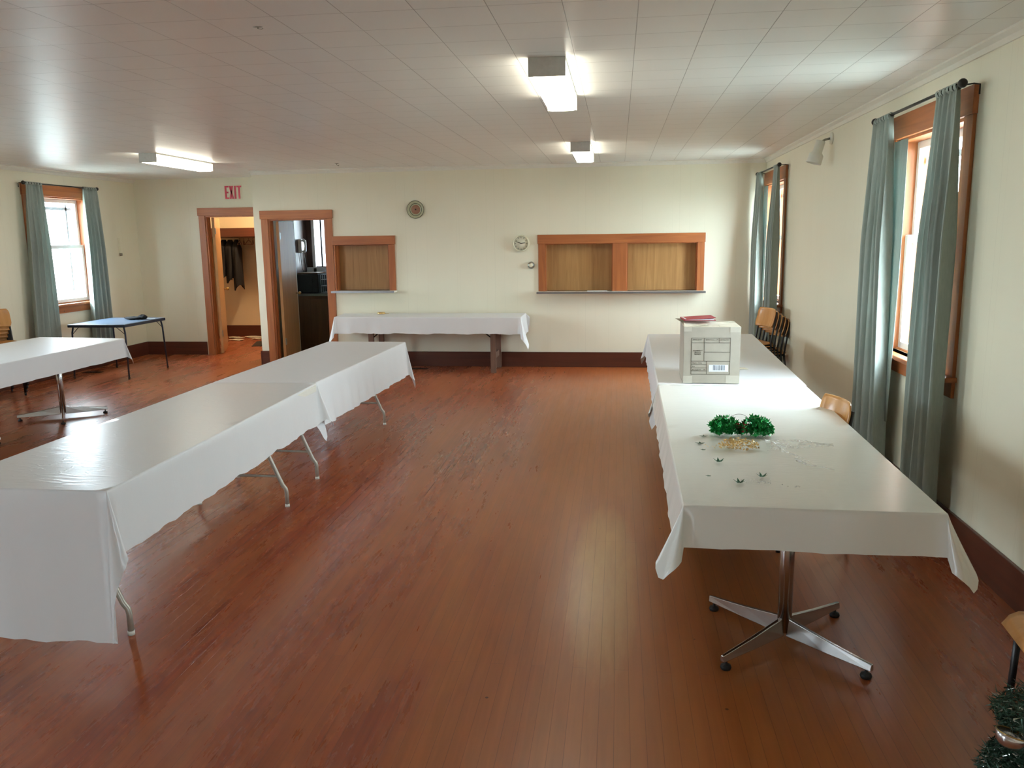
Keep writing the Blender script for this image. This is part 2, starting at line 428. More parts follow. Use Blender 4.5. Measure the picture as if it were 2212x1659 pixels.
mb = MB(); wall_with_holes(mb, 'x', YN-.2, YN, XL-.2, XR+.2, 0, CEIL, [(a, b, WZ0, WZ1) for a, b in WIN_N]); struct(mb.build('wall_near', M['wallx']))
KX = -5.03
D2 = (-4.82, -4.0)             # kitchen doorway
mb = MB(); wall_with_holes(mb, 'x', YB, YB+.12, KX, XR, 0, CEIL, [(D2[0], D2[1], 0, 2.045), (-3.895, -3.115, 1.055, 1.675), (-.97, .1-.17, 1.03, 1.66), (.115-.0, 1.03, 1.03, 1.66)])
struct(mb.build('wall_back', M['wallx']))
D1 = (-6.27, -5.42)            # coat hall doorway
mb = MB(); wall_with_holes(mb, 'x', YREC, YREC+.12, XL, KX, 0, CEIL, [(D1[0], D1[1], 0, 2.14)])
struct(mb.build('wall_back_left', M['wallx']))
struct(box(KX, KX+.12, YB+.12, YREC+.12, 0, CEIL).build('wall_return', M['wally']))
# hall and kitchen enclosing walls
struct(box(XL, -5.15, 14.62, 14.74, 0, CEIL).build('wall_hall_back', M['hallwall']))
struct(box(-5.27, -5.15, YREC+.12, 14.62, 0, CEIL).build('wall_hall_right', [M['darkpanel']]))
KW = (-5.0, -3.6)
mb = MB(); wall_with_holes(mb, 'x', 13.4, 13.52, -5.15, XR, 0, CEIL, [(KW[0], KW[1], 1.32, 2.3)]); struct(mb.build('wall_kitchen', M['darkpanel']))
portal((KW[0]+KW[1])/2, 13.5, 1.8, 1.4, 1.0, (-PI/2, 0, 0))
# baseboards
BH = .205
def base(n, *a, m='baseX'): struct(box(*a, 0, BH).build(n, M[m], bevel=.004))
base('baseboard_right', XR-.02, XR, YN, YB-.0, m='baseY'); base('baseboard_left', XL, XL+.02, YN, YREC, m='baseY')
base('baseboard_back', -3.89, XR-.02, YB-.02, YB); base('baseboard_corner', KX, -4.915, YB-.02, YB)
base('baseboard_back_left', XL+.02, -6.39, YREC-.02, YREC); base('baseboard_hall', XL+.02, -5.29, 14.60, 14.62)
base('baseboard_return', KX-.02, KX, YB-.02, YREC, m='baseY')
# crown moulding
def crown(n, p0, p1, nx, ny, m):
    (x0, y0), (x1, y1) = p0, p1; mbb = MB(); prof = [(0, 0), (.0, -.055), (.012, -.055), (.022, -.03), (.045, -.012), (.045, 0)]
    P = [[(x+nx*a, y+ny*a, CEIL+b) for a, b in prof] for x, y in ((x0, y0), (x1, y1))]
    mbb.grid(P, False, None, True); struct(mbb.build(n, m))
crown('trim_1', (XR, YN), (XR, YB), -1, 0, M['whitepaint'])
crown('trim_2', (KX, YB), (XR, YB), 0, -1, M['whitepaint'])
crown('trim_3', (XL, YN), (XL, YREC), 1, 0, M['whitepaint'])
struct(box(-60, 60, -60, 70, -.9, -.8).build('ground', M['grass']))

# ------------------------------------------------------------------ windows
wn = 0
def window(side, a, b):
    global wn; wn += 1
    s = 1 if side == 'R' else -1; xw = XR if side == 'R' else XL
    X = lambda d: xw + s*d          # d>0 outwards
    root = thing('window_%d' % wn, None, None, (0, 0, 0)); struct(root)
    def bx(d0, d1, y0, y1, z0, z1): return (min(X(d0), X(d1)), max(X(d0), X(d1)), y0, y1, z0, z1)
    c = .12
    box(*bx(-.02, 0, a-c, a, WZ0-.02, WZ1)).build('side_casing', M['trimZ'], root, bevel=.003)
    box(*bx(-.02, 0, b, b+c, WZ0-.02, WZ1)).build('side_casing', M['trimZ'], root, bevel=.003)
    box(*bx(-.028, 0, a-c-.01, b+c+.01, WZ1, WZ1+.15)).build('header_casing', M['trimY'], root, bevel=.003)
    box(*bx(-.06, .06, a-c-.02, b+c+.02, WZ0-.03, WZ0)).build('window_sill', M['trimY'], root, bevel=.006)
    box(*bx(-.02, 0, a-c, b+c, WZ0-.12, WZ0-.03)).build('apron', M['trimY'], root, bevel=.003)
    j = MB(); j.box(*bx(0, .2, a, a+.018, WZ0, WZ1)).box(*bx(0, .2, b-.018, b, WZ0, WZ1)).box(*bx(0, .2, a, b, WZ1-.018, WZ1)).box(*bx(.06, .2, a, b, WZ0, WZ0+.012))
    j.build('jamb', M['trimZ'], root)
    def sash(d0, d1, z0, z1, nm):
        m = MB(); A, B = a+.02, b-.02; e = .045
        m.box(*bx(d0, d1, A, A+e, z0, z1)).box(*bx(d0, d1, B-e, B, z0, z1)).box(*bx(d0, d1, A+e, B-e, z0, z0+e)).box(*bx(d0, d1, A+e, B-e, z1-e, z1))
        f = m.build(nm, M['white'], root, bevel=.004)
        g = box(*bx((d0+d1)/2-.002, (d0+d1)/2+.002, A+e, B-e, z0+e, z1-e)).build('pane', M['glass'], f)
    zm = 1.70
    sash(.115, .145, zm-.02, WZ1-.02, 'upper_sash'); sash(.075, .105, WZ0+.01, zm+.03, 'lower_sash')
    # outer storm frame with a mullion bar seen through the glass
    m = MB(); m.box(*bx(.175, .19, a+.02, a+.06, WZ0, WZ1-.02)).box(*bx(.175, .19, b-.2, b-.165, WZ0, WZ1-.02)).box(*bx(.175, .19, a+.06, b-.02, WZ1-.16, WZ1-.12))
    m.build('storm_frame', M['sashdark'], root)
    return root
for a, b in WIN_R: window('R', a, b)
for a, b in WIN_L: window('L', a, b)
for i, (a, b) in enumerate(WIN_N):
    root = struct(thing('window_%d' % (8+i), None, None)); m = MB()
    m.box(a, a+.05, YN-.12, YN-.08, WZ0, WZ1).box(b-.05, b, YN-.12, YN-.08, WZ0, WZ1).box(a+.05, b-.05, YN-.12, YN-.08, WZ0, WZ0+.05).box(a+.05, b-.05, YN-.12, YN-.08, WZ1-.05, WZ1).box(a+.05, b-.05, YN-.12, YN-.08, 1.68, 1.73)
    m.build('window_frame', M['white'], root); box(a+.05, b-.05, YN-.102, YN-.098, WZ0+.05, WZ1-.05).build('pane', M['glass'], root)
# kitchen window
root = struct(thing('window_7', None, None))
m = MB(); a, b = KW
m.box(a-.05, a, 13.38, 13.4, 1.30, 2.35).box(b, b+.05, 13.38, 13.4, 1.30, 2.35).box(a-.05, b+.05, 13.38, 13.4, 2.3, 2.35)
m.build('window_frame', M['white'], root)
box(a+.09, a+.115, 13.41, 13.44, 1.32, 2.3).build('mullion', M['black'], root)
box(a, b, 13.45, 13.455, 1.32, 2.3).build('pane', M['glass'], root)
P = [[(a+.12+(b-a-.12)*i/60, 13.425+.006*math.sin(i*1.1), 1.33+.96*k/6) for i in range(61)] for k in range(7)]
MB().grid(P).build('sheer_curtain', M['sheer'], root)
struct(box(-5.15, -2.5, 13.36, 13.4, 1.20, 1.305).build('trim_5', M['white']))

# ------------------------------------------------------------------ curtains and rods
def curtain(label, xw, inward, y0t, y1t, y0b, y1b, zt=2.50, zb=.12, folds=5, ph=0, group=None, lining=None):
    """fabric hanging in the plane x = xw; y range at top and at bottom"""
    root = thing('curtain', label, 'curtain', (xw, (y0t+y1t)/2, zb), 0, group)
    N, K = folds*12, 26; P = []
    for k in range(K+1):
        t = k/K; z = zt - (zt-zb)*t
        row = []
        e = t**.8
        for i in range(N+1):
            u = i/N
            y = (y0t+(y0b-y0t)*e)*(1-u) + (y1t+(y1b-y1t)*e)*u
            amp = .012+.036*min(1, t*3)
            a = u*folds*2*PI+ph+.5*math.sin(3*t+ph)
            dx = amp*math.sin(a) + .008*math.sin(2.3*a+4*t+ph)
            dy = .008*math.sin(2*a+ph)*min(1, t*4)
            row.append((dx*inward, y-(y0t+y1t)/2+dy, z-zb))
        P.append(row)
    mm = MB(); mm.grid(P)
    mm.build('cloth_panel', M['curtain'], root, solid=.003)
    # gathered rod pocket: loops around the rod
    loops = MB(); nl = 6
    for i in range(nl):
        u = (i+.5)/nl; y = (y0t*(1-u)+y1t*u)-(y0t+y1t)/2; w_ = (y1t-y0t)/nl*.36
        P2 = []
        for k in range(13):
            a = 2*PI*k/12; P2.append([(math.cos(a)*.019, y-w_, zt-zb-.004+math.sin(a)*.021), (math.cos(a)*.019, y+w_, zt-zb-.004+math.sin(a)*.021)])
        loops.grid(P2)
    loops.build('heading_tab', M['curtain'], root)
    if lining:
        ya, yb, z0, z1 = lining
        P = [[(-inward*.045+.006*math.sin(i*1.4+k*.3), (ya+(yb-ya)*i/8)-(y0t+y1t)/2 + .05*k/12, z1-(z1-z0)*k/12-zb) for i in range(9)] for k in range(13)]
        MB().grid(P).build('lining', M['curtain'], root, solid=.002)
    return root
def rod(label, xw, xwall, y0, y1, z=2.50, group=None):
    root = thing('curtain_rod', label, 'curtain rod', (xw, (y0+y1)/2, z), 0, group)
    L = (y1-y0)/2
    MB().tube([(0, -L, 0), (0, L, 0)], .009, 10).build('rod', M['iron'], root)
    for s in (-1, 1):
        MB().sphere((0, s*(L+.016), 0), .024).build('finial', M['iron'], root)
        d = xwall-xw
        MB().tube([(0, s*(L-.03), -.004), (d*.6, s*(L-.03), .004), (d*.86, s*(L-.03), 0), (d*.86, s*(L-.03), -.05)], .0045, 6).build('bracket', M['iron'], root)
g = 'curtains at the right hand windows'
rod('dark iron rod over the big near right window', 1.75, XR, 4.72, 6.17)
rod('dark iron rod over the far right window by the back corner', 1.75, XR, 9.66, 11.09)
rod('dark iron rod over the window on the left wall', -7.28, XL, 9.62, 11.06)
curtain('sage green curtain on the camera side of the big right window', 1.75, -1, 4.74, 5.04, 4.66, 5.14, folds=4, ph=.6, zb=.14)
curtain('sage green curtain on the far side of the big right window beside the plywood chair', 1.75, -1, 5.83, 6.16, 5.62, 6.19, folds=4, ph=2.0, lining=(5.62, 5.86, .5, 2.33))
curtain('sage curtain on the near side of the far right window above the stacked chairs', 1.75, -1, 9.70, 9.93, 9.6, 10.02, folds=4, ph=1.0)
curtain('sage curtain squeezed into the back right corner of the hall', 1.75, -1, 10.78, 11.07, 10.6, 11.08, folds=4, ph=2.2, lining=(10.58, 10.8, .5, 2.33))
curtain('grey green curtain on the near side of the left wall window', -7.28, 1, 9.63, 9.93, 9.46, 9.98, folds=4, ph=.3)
curtain('grey green curtain on the left wall behind the blue card table', -7.28, 1, 10.76, 11.05, 10.66, 11.10, folds=4, ph=1.7)

# ------------------------------------------------------------------ doors
def casing(root, x0, x1, y, zt, wL=.1, wR=.1, right=True, hx1=None):
    box(x0-wL, x0, y-.02, y, 0, zt).build('side_casing', M['trimZ'], root, bevel=.003)
    if right: box(x1, x1+wR, y-.02, y, 0, zt).build('side_casing', M['trimZ'], root, bevel=.003)
    box(x0-wL-.012, (x1+wR+.012) if hx1 is None else hx1, y-.028, y, zt, zt+.115).build('header_casing', M['trimX'], root, bevel=.003)
    m = MB(); m.box(x0, x0+.02, y, y+.12, 0, zt).box(x1-.02, x1, y, y+.12, 0, zt).box(x0+.02, x1-.02, y, y+.12, zt-.02, zt)
    m.box(x0+.02, x0+.032, y+.045, y+.08, 0, zt-.02)
    m.build('door_jamb', M['trimZ'], root)
d1 = struct(thing('door_1', None, None)); casing(d1, D1[0], D1[1], YREC, 2.14, hx1=-5.31)
d2 = struct(thing('door_2', None, None)); casing(d2, D2[0], D2[1], YB, 2.045)
def knob(parent, x, y, z, s=1):
    MB().tube([(x, y, z), (x+s*.045, y, z)], .008, 8).sphere((x+s*.055, y, z), .024).build('door_handle', M['brass'], parent)
def leaf(root, x, y, w, zt, ang, mat, kz=.98):
    L = MB(); c, s_ = math.cos(ang), math.sin(ang)
    Mx = Matrix.Translation((x, y, 0)) @ Matrix.Rotation(ang, 4, 'Z')
    L.box(-.04, 0, 0, w, .01, zt, M=Mx); o = L.build('door_leaf', mat, root, bevel=.002)
    k = MB(); k.tube([Mx @ Vector((0, w-.07, kz)), Mx @ Vector((.05, w-.07, kz))], .008, 8); p = Mx @ Vector((.058, w-.07, kz)); k.sphere(tuple(p), .024)
    k.build('door_handle', M['brass'], o)
    for hz in (.28, zt-.25):
        h = MB(); h.box(.0, .012, -.012, .03, hz, hz+.09, M=Mx); h.build('hinge', M['nickel'], root)
leaf(d1, -6.185, YREC+.11, .80, 2.115, math.radians(21), M['leafpale'])
leaf(d2, -4.715, YB+.10, .66, 2.02, math.radians(4), M['leafwood'])

# ------------------------------------------------------------------ EXIT lettering
ex = thing('exit_sign', 'red EXIT lettering on the cream wall above the coat hall doorway', 'sign', (-5.79, YREC-.003, 2.48))
hx, hz = .0, .0
def stroke(polys, name):
    m = MB()
    for p in polys: m.prism(p, -.004, .002)
    m.build(name, M['exitred'], ex)
def rect(x0, x1, z0, z1): return [(x0, z0), (x1, z0), (x1, z1), (x0, z1)]
box(-.145, .145, .0015, .003, -.115, .115).build('sign_backing', M['cream'], ex)
h = .096
stroke([rect(-.13, -.104, -h, h), rect(-.104, -.07, h-.022, h), rect(-.104, -.076, -.011, .011), rect(-.104, -.07, -h, -h+.022)], 'letter')
stroke([[(-.062, h), (-.034, h), (.008, -h), (-.02, -h)], [(-.022, h), (.006, h), (-.034, -h), (-.062, -h)]], 'letter')
stroke([rect(.02, .048, -h, h)], 'letter')
stroke([rect(.06, .134, h-.022, h), rect(.084, .110, -h, h-.022)], 'letter')

# ------------------------------------------------------------------ serving hatches
def hatch(label, x0, x1, zt, zb, openings, shelf_z, y=YB):
    root = thing('serving_hatch', label, 'serving hatch', ((x0+x1)/2, y, zb)); ox, oz = (x0+x1)/2, zb
    B = lambda a, b, c, d, e, f: box(a-ox, b-ox, c, d, e-oz, f-oz)
    B(x0-.008, x1+.008, -.028, 0, zt-.12, zt).build('header_trim', M['trimX'], root, bevel=.003)
    xs = [x0] + [v for o_ in openings for v in o_] + [x1]
    for i in range(0, len(xs), 2):
        B(xs[i], xs[i+1], -.02, 0, zb, zt-.12).build('upright_trim', M['trimZ'], root, bevel=.003)
    for a, b in openings:
        m = MB()
        m.box(a-ox-.0, b-ox, .125, .135, -.02, zt-.12-oz+.02)
        for gx in [a+(b-a)*q for q in (.09, .27, .38, .6, .72, .93)]:
            m.box(gx-ox-.0015, gx-ox+.0015, .1235, .125, 0, zt-.12-oz)
        m.build('shutter_panel', M['ply'], root)
        m = MB(); m.box(a-ox, a-ox+.012, 0, .125, 0, zt-.12-oz).box(b-ox-.012, b-ox, 0, .125, 0, zt-.12-oz).box(a-ox+.012, b-ox-.012, 0, .125, zt-.132-oz, zt-.12-oz)
        m.build('reveal', M['trimZ'], root)
    s = MB(); s.box(x0-ox-.01, x1-ox+.01, -.17, .12, shelf_z-.02-oz, shelf_z-oz); s.build('shelf', M['whitepaint'], root, bevel=.004)
    e = MB(); e.box(x0-ox-.013, x1-ox+.013, -.175, -.17, shelf_z-.024-oz, shelf_z+.002-oz); e.build('shelf_edge', M['steel'], root)
    return root
hatch('small square serving hatch with one plywood panel beside the kitchen door', -3.895, -3.03, 1.80, 1.055, [(-3.875+.0, -3.115)], 1.055)
hatch('wide double serving hatch with plywood panels and a centre post', -1.06, 1.12, 1.78, 1.03, [(-.97, -.07), (.115, 1.03)], 1.03)
t = tag(box(-.13, .13, -.05, .04, 0, .006).build('folded_paper', M['plate']), 'thin white folded paper on the shelf of the double hatch', 'paper'); t.location = (-.27, YB-.03, 1.031)

# ------------------------------------------------------------------ wall plate, clock, thermostat
pl = thing('decorative_plate', 'round wall plate with dark rim and dusty pink centre above the back table', 'plate', (-2.72, YB-.001, 2.14)); RX = Matrix.Rotation(PI/2, 4, 'X')
MB().lathe([(.0, .004), (.082, .004), (.113, .026), (.116, .024), (.085, 0), (0, 0)], 40, RX).build('dish', M['sage'], pl)
MB().lathe([(.1125, .0255), (.1175, .028), (.119, .024), (.116, .022)], 40, RX).build('rim', M['darkline'], pl)
MB().lathe([(.078, .0055), (.081, .0095), (.084, .0055)], 40, RX).build('inner_ring', M['darkline'], pl)
m = MB().lathe([(0, .0075), (.06, .0065), (.062, .004)], 40, RX); m.build('painted_centre', M['pinkchina'], pl)
box(-.010, .010, -.009, -.0076, -.010, .010).build('centre_motif', M['darkline'], pl)
ck = thing('wall_clock', 'round cream wall clock left of the double serving hatch', 'clock', (-1.288, YB-.001, 1.672))
MB().lathe([(0, .0), (.108, 0), (.112, .02), (.106, .04), (.098, .04), (.094, .03)], 40, RX).build('clock_case', M['cream'], ck)
MB().lathe([(0, .028), (.096, .028), (.096, .02)], 40, RX).build('dial', M['dial'], ck)
for i in range(12):
    nm = MB()
    a = i*PI/6; Rm = Matrix.Translation((.078*math.sin(a), -.0295, .078*math.cos(a))) @ Matrix.Rotation(a, 4, 'Y')
    nm.box(-.004, .004, 0, .001, -.009, .009, Rm); nm.build('hour_mark', M['nickel'], ck)
def hand(a, L, w_, nm_):
    MB().box(-w_, w_, -.002, 0, -.012, L, Matrix.Translation((0, -.031, 0)) @ Matrix.Rotation(a, 4, 'Y')).build(nm_, M['black'], ck)
hand(math.radians(83), .052, .004, 'hour_hand'); hand(math.radians(289), .078, .003, 'minute_hand')
th = thing('thermostat', 'small round silver thermostat below the wall clock', 'thermostat', (-1.157, YB-.001, 1.38))
MB().lathe([(0, 0), (.046, 0), (.048, .012), (.044, .03), (.036, .04), (0, .042)], 32, RX).build('dial_housing', M['nickel'], th)
MB().lathe([(0, .0435), (.022, .0435), (.026, .0405)], 24, RX).build('dial_centre', M['cream'], th)
hk = thing('wall_hook', 'small grey hook plate on the left wall near the corner', 'hook', (XL, 11.67, 1.60))
box(0, .006, -.02, .02, 0, .22).build('hook_plate', M['cream'], hk, bevel=.002)
box(.006, .03, -.02, .02, -.04, .0).build('hook_cup', M['nickel'], hk, bevel=.004)

# ------------------------------------------------------------------ fluorescent ceiling fixtures
def fixture(label, cx, y0, y1):
    root = thing('ceiling_light', label, 'ceiling light', (cx, (y0+y1)/2, CEIL), 0, 'fluorescent fixtures on the tiled ceiling'); L = (y1-y0)/2
    box(-.10, .10, -L+.01, L-.01, -.018, 0).build('fixture_body', M['lampmetal'], root)
    for s in (-1, 1):
        box(-.101, .101, min(s*L, s*(L-.008)), max(s*L, s*(L-.008)), -.10, -.001).build('end_cap', M['lampmetal'], root, bevel=.002)
    P = []
    prof = [(-.098, -.020), (-.100, -.06), (-.092, -.094), (-.07, -.102), (.07, -.102), (.092, -.094), (.100, -.06), (.098, -.020)]
    P = [[(x, yy, z) for x, z in prof] for yy in (-L+.01, L-.01)]
    MB().grid(P, False).build('diffuser', M['diff'], root)
    return root
fixture('lit fluorescent fixture nearest the camera on the tiled ceiling', -.388, 4.64, 5.90)
fixture('small looking lit fluorescent fixture in line behind, close to the back wall', -.39, 8.70, 9.96)
fixture('lit fluorescent fixture over the left side near the EXIT lettering', -5.03, 8.60, 9.87)
# ceiling hooks and paint flecks
m = MB(); m.tube([(0, 0, 0), (0, 0, -.02), (.02, 0, -.03), (.03, 0, -.02)], .004, 6).lathe([(0, 0), (.03, -.001), (.0, -.008)], 14)
o = tag(m.build('ceiling_hook', M['nickel']), 'tiny hook in the ceiling just in front of the back wall', 'hook'); o.location = (-3.53, 10.37, CEIL)
o2 = o.copy(); COL.objects.link(o2); o2.location = (-1.62, 3.77, CEIL); o2.scale = (.8, .5, .35); o2['label'] = 'tiny hook in the ceiling near the top edge of the view'

# ------------------------------------------------------------------ spotlight on the right wall
sp = thing('wall_spotlight', 'white cylindrical spotlight on the right wall between the windows', 'spotlight', (XR, 7.86, 2.575))
MB().lathe([(0, 0), (.05, 0), (.052, .012), (.03, .02), (0, .022)], 24, Matrix.Rotation(-PI/2, 4, 'Y')).build('wall_mount', M['whitepaint'], sp)
MB().tube([(-.02, 0, 0), (-.06, -.01, -.01), (-.10, -.02, -.03)], .010, 8).build('swivel_arm', M['nickel'], sp)
Rm = Matrix.Translation((-.10, -.02, -.02)) @ Matrix.Rotation(math.radians(16), 4, 'Y')
MB().lathe([(0, 0), (.036, 0), (.040, -.01), (.040, -.10), (.062, -.125), (.066, -.20), (.060, -.20), (.056, -.13), (0, -.12)], 28, Rm).build('lamp_head', M['whitepaint'], sp)
MB().lathe([(0, -.185), (.045, -.18), (.05, -.15)], 20, Rm).build('bulb_face', M['nickel'], sp)

# ------------------------------------------------------------------ tablecloths
def cloth(name, label, corners, z, drops, mat, group=None, flare=(.12, .12, .12, .12), wav=.006, rscale=1.0, side_out=.012, hemwave=.01, top=None, tiplift=1.0, seed=0, cat='tablecloth', thick=.002, floorclear=.03):
    """corners: near-left, near-right, far-right, far-left; drops: near, right, far, left"""
    rnd = random.Random(seed)
    cx = sum(c[0] for c in corners)/4; cy = sum(c[1] for c in corners)/4
    root_loc = (cx, cy, z)
    C = [Vector((c[0]-cx, c[1]-cy, 0)) for c in corners]
    ring = []        # (base point, outward dir, drop, foldamount)
    ph = [rnd.uniform(0, 6) for _ in range(6)]
    def wave(s): return math.sin(s*11+ph[0])*.5+math.sin(s*23+ph[1])*.3+math.sin(s*47+ph[2])*.3
    s_acc = 0
    R = .006
    for i in range(4):
        A, B = C[i], C[(i+1) % 4]; e = (B-A); L = e.length; e.normalize(); nrm = Vector((e.y, -e.x, 0))
        d = drops[i]; n = max(10, int(L/.045))
        for k in range(n+1):
            u = k/n; s = u*L; edge = min(s, L-s)
            k0 = min(1, edge/.14)
            ring.append((A+e*s, nrm, d+hemwave*wave(s_acc+s)*k0, k0, s_acc+s, 0))
        s_acc += L
        # corner flap
        nB = C[(i+2) % 4]-B; nB.normalize(); n2 = Vector((nB.y, -nB.x, 0)); d2 = drops[(i+1) % 4]
        Mf = 11; diag = (nrm+n2).normalized()
        for k in range(1, Mf):
            a = (PI/2)*k/Mf; r = min(d/max(.05, math.cos(a)), d2/max(.05, math.sin(a)))*rscale
            r = max(r, min(d, d2))*(1 if r > min(d, d2) else 1)
            fl = flare[(i+1) % 4]*math.sin(2*a)
            side = (n2-nrm).normalized()*math.sin(4*a)*-.035
            ring.append((B.copy(), (nrm*math.cos(a)+n2*math.sin(a)).normalized(), r, 0, 0, (fl, diag, side)))
    T = 9; P = []
    for t in range(-2, T+1):
        row = []
        for (b, nr, d, k0, s, fl) in ring:
            if t == -2: p = b - nr*.004 if fl == 0 else b*1.0; zz = 0; p = Vector((b.x, b.y, 0))
            elif t == -1: p = b+nr*.004; zz = -.0025
            elif t == 0: p = b+nr*.007; zz = -.010
            else:
                q = t/T; zz = -.010-(d-.010)*q
                if fl == 0:
                    p = b+nr*(.007+side_out*q + wav*q*(1+.8*math.sin(s*19+ph[3]))*(.6*math.sin(s*33+ph[4])+.7*math.sin(s*13+ph[5]))*k0)
                    dr = d
                else:
                    p = b+nr*(.007+side_out*q)+fl[1]*fl[0]*(q**1.15)+fl[2]*q
                    zz *= tiplift
            zz = max(zz, -z+floorclear)
            row.append((p.x, p.y, zz))
        P.append(row)
    mb_ = MB(); mb_.grid(P, True, None, True)
    # top as grid
    nx, ny = 14, 34; G = []
    for j in range(ny+1):
        v = j/ny; row = []
        for i in range(nx+1):
            u = i/nx; p = (C[0]*(1-u)+C[1]*u)*(1-v)+(C[3]*(1-u)+C[2]*u)*v
            row.append((p.x, p.y, 0))
        G.append(row)
    mb_.grid(G)
    o = mb_.build(name, mat, None, solid=0)
    o.location = root_loc
    tag(o, label, cat, group)
    return o

# ---- pedestal tables
def pedestal(root, x, y, a0, r=.41, colr=.03, zt=.70):
    Mx = Matrix.Translation((x, y, 0)) @ Matrix.Rotation(a0, 4, 'Z')
    m = MB(); m.tube([Mx @ Vector((0, 0, .05)), Mx @ Vector((0, 0, zt))], colr, 20)
    m.build('column', M['chrome'], root)
    for k in range(4):
        Mk = Mx @ Matrix.Rotation(k*PI/2, 4, 'Z')
        w_ = .016
        vs = []
        for xx, zl, zh, ww in ((.02, .035, .115, w_), (r*.5, .035, .088, w_*.9), (r, .038, .066, w_*.75)):
            vs += [(xx, -ww, zl), (xx, ww, zl), (xx, ww*.55, zh), (xx, -ww*.55, zh)]
        fs = []
        for q in range(2):
            for e in range(4): fs.append((q*4+e, q*4+(e+1) % 4, q*4+4+(e+1) % 4, q*4+4+e))
        fs += [(0, 3, 2, 1), (8, 9, 10, 11)]
        m = MB(); m.add(vs, fs, False, Mk); lg = m.build('base_leg', M['chrome'], root, bevel=.003)
        g_ = MB(); g_.lathe([(0, 0), (.02, 0), (.023, .008), (.02, .018), (.006, .022), (.006, .038)], 14, Mk @ Matrix.Translation((r-.025, 0, 0)))
        g_.build('glide_foot', M['rubber'], lg)
def slab(root, x0, x1, y0, y1, z0, z1, mat=None, nm='tabletop'):
    box(x0, x1, y0, y1, z0, z1).build(nm, mat or M['cab'], root, bevel=.004)
ZT = .745
rt = thing('pedestal_table', 'pedestal table with chrome four legged base under the nearest right cloth', 'table', (.745, 4.37, 0), math.radians(-.9))
slab(rt, -.455, .455, -1.28, 1.27, .70, .738); pedestal(rt, 0, -.90, math.radians(-45.5)); pedestal(rt, 0, .95, math.radians(-45))
cloth('tablecloth', 'ivory vinyl cloth on the near right table holding the star garlands', [(.256, 3.05), (1.19, 3.035), (1.255, 5.66), (.283, 5.66)], .745, (.155, .15, .12, .155), M['vinyl'], flare=(.085, .085, .03, .02), rscale=1.28, wav=.003, hemwave=.003, side_out=.03, seed=3)
rf = thing('pedestal_table', 'pedestal table under the far right cloth beneath the cardboard box', 'table', (.81, 7.12, 0), math.radians(-.9))
slab(rf, -.48, .48, -1.44, 1.44, .70, .738); pedestal(rf, 0, -1.0, math.radians(-45)); pedestal(rf, 0, 1.0, math.radians(-45))
cloth('tablecloth', 'off white cloth on the far right table behind the cardboard box', [(.283, 5.665), (1.26, 5.675), (1.36, 8.62), (.318, 8.60)], .748, (.2, .15, .2, .22), M['linen'], flare=(.02, .02, .07, .05), rscale=1.1, wav=.004, hemwave=.005, side_out=.02, seed=5)
lt = thing('pedestal_table', 'chrome pedestal table under the white cloth at the left edge', 'table', (-5.75, 6.95, 0))
slab(lt, -.50, .50, -1.2, 1.2, .70, .738); pedestal(lt, .13, .67, math.radians(35)); pedestal(lt, 0, -.7, math.radians(40))
cloth('tablecloth', 'white cloth on the table at the left edge by the chair stack', [(-6.30, 5.65), (-5.22, 5.65), (-5.235, 8.17), (-6.285, 8.28)], .745, (.2, .20, .2, .2), M['linen'], flare=(.05, .05, .05, .05), wav=.005, hemwave=.004, side_out=.02, seed=6, rscale=1.05)

# ---- folding tables of the left row
def folding_table(label, x0, x1, y0, y1, legs, ztop=.735):
    cx, cy = (x0+x1)/2, (y0+y1)/2
    root = thing('folding_table', label, 'table', (cx, cy, 0)); w2 = (x1-x0)/2
    slab(root, -w2+.01, w2-.01, y0-cy+.01, y1-cy-.01, ztop-.045, ztop, M['whitepaint'])
    for yy in legs:
        y = yy-cy
        for s in (-1, 1):
            pts = [(s*.31, y, .006), (s*.31, y, .10), (s*.305, y, .125), (s*.285, y, .15), (s*.20, y, .35), (s*.185, y, .39), (s*.18, y, .43), (s*.18, y, ztop-.045)]
            lg = MB().tube(pts, .0135, 12).build('leg', M['legpaint'], root)
            MB().tube([(s*.31, y, 0), (s*.31, y, .02)], .0155, 12).build('foot_cap', M['whitepaint'], lg)
        MB().tube([(-.262, y, .21), (.262, y, .21)], .009, 8).build('cross_brace', M['legpaint'], root)
        MB().tube([(0, y, .33), (0, y+(.35 if y < 0 else -.35), ztop-.05)], .008, 8).tube([(-.20, y, .34), (.20, y, .34)], .009, 8).build('folding_strut', M['legpaint'], root)
folding_table('folding table with bent grey legs under the nearest left cloth', -2.86, -2.11, 3.06, 5.56, (3.24, 5.05))
cloth('tablecloth', 'glossy white vinyl cloth on the near left table hanging almost to the floor', [(-2.885, 3.03), (-2.085, 3.035), (-2.135, 5.585), (-2.905, 5.56)], .745, (.665, .285, .24, .28), M['vinyl2'], flare=(.05, .05, .09, .05), rscale=.93, wav=.004, hemwave=.01, side_out=.02, seed=11, floorclear=.045)
folding_table('folding table with bent grey legs under the farther left cloth', -2.88, -2.15, 5.62, 7.93, (5.69, 7.50), .732)
cloth('tablecloth', 'soft white cloth with vertical creases on the farther left table', [(-2.915, 5.60), (-2.155, 5.63), (-2.095, 7.95), (-2.89, 7.98)], .742, (.24, .33, .3, .3), M['linen'], flare=(.03, .03, .06, .06), rscale=1.1, wav=.009, hemwave=.006, side_out=.025, seed=12)

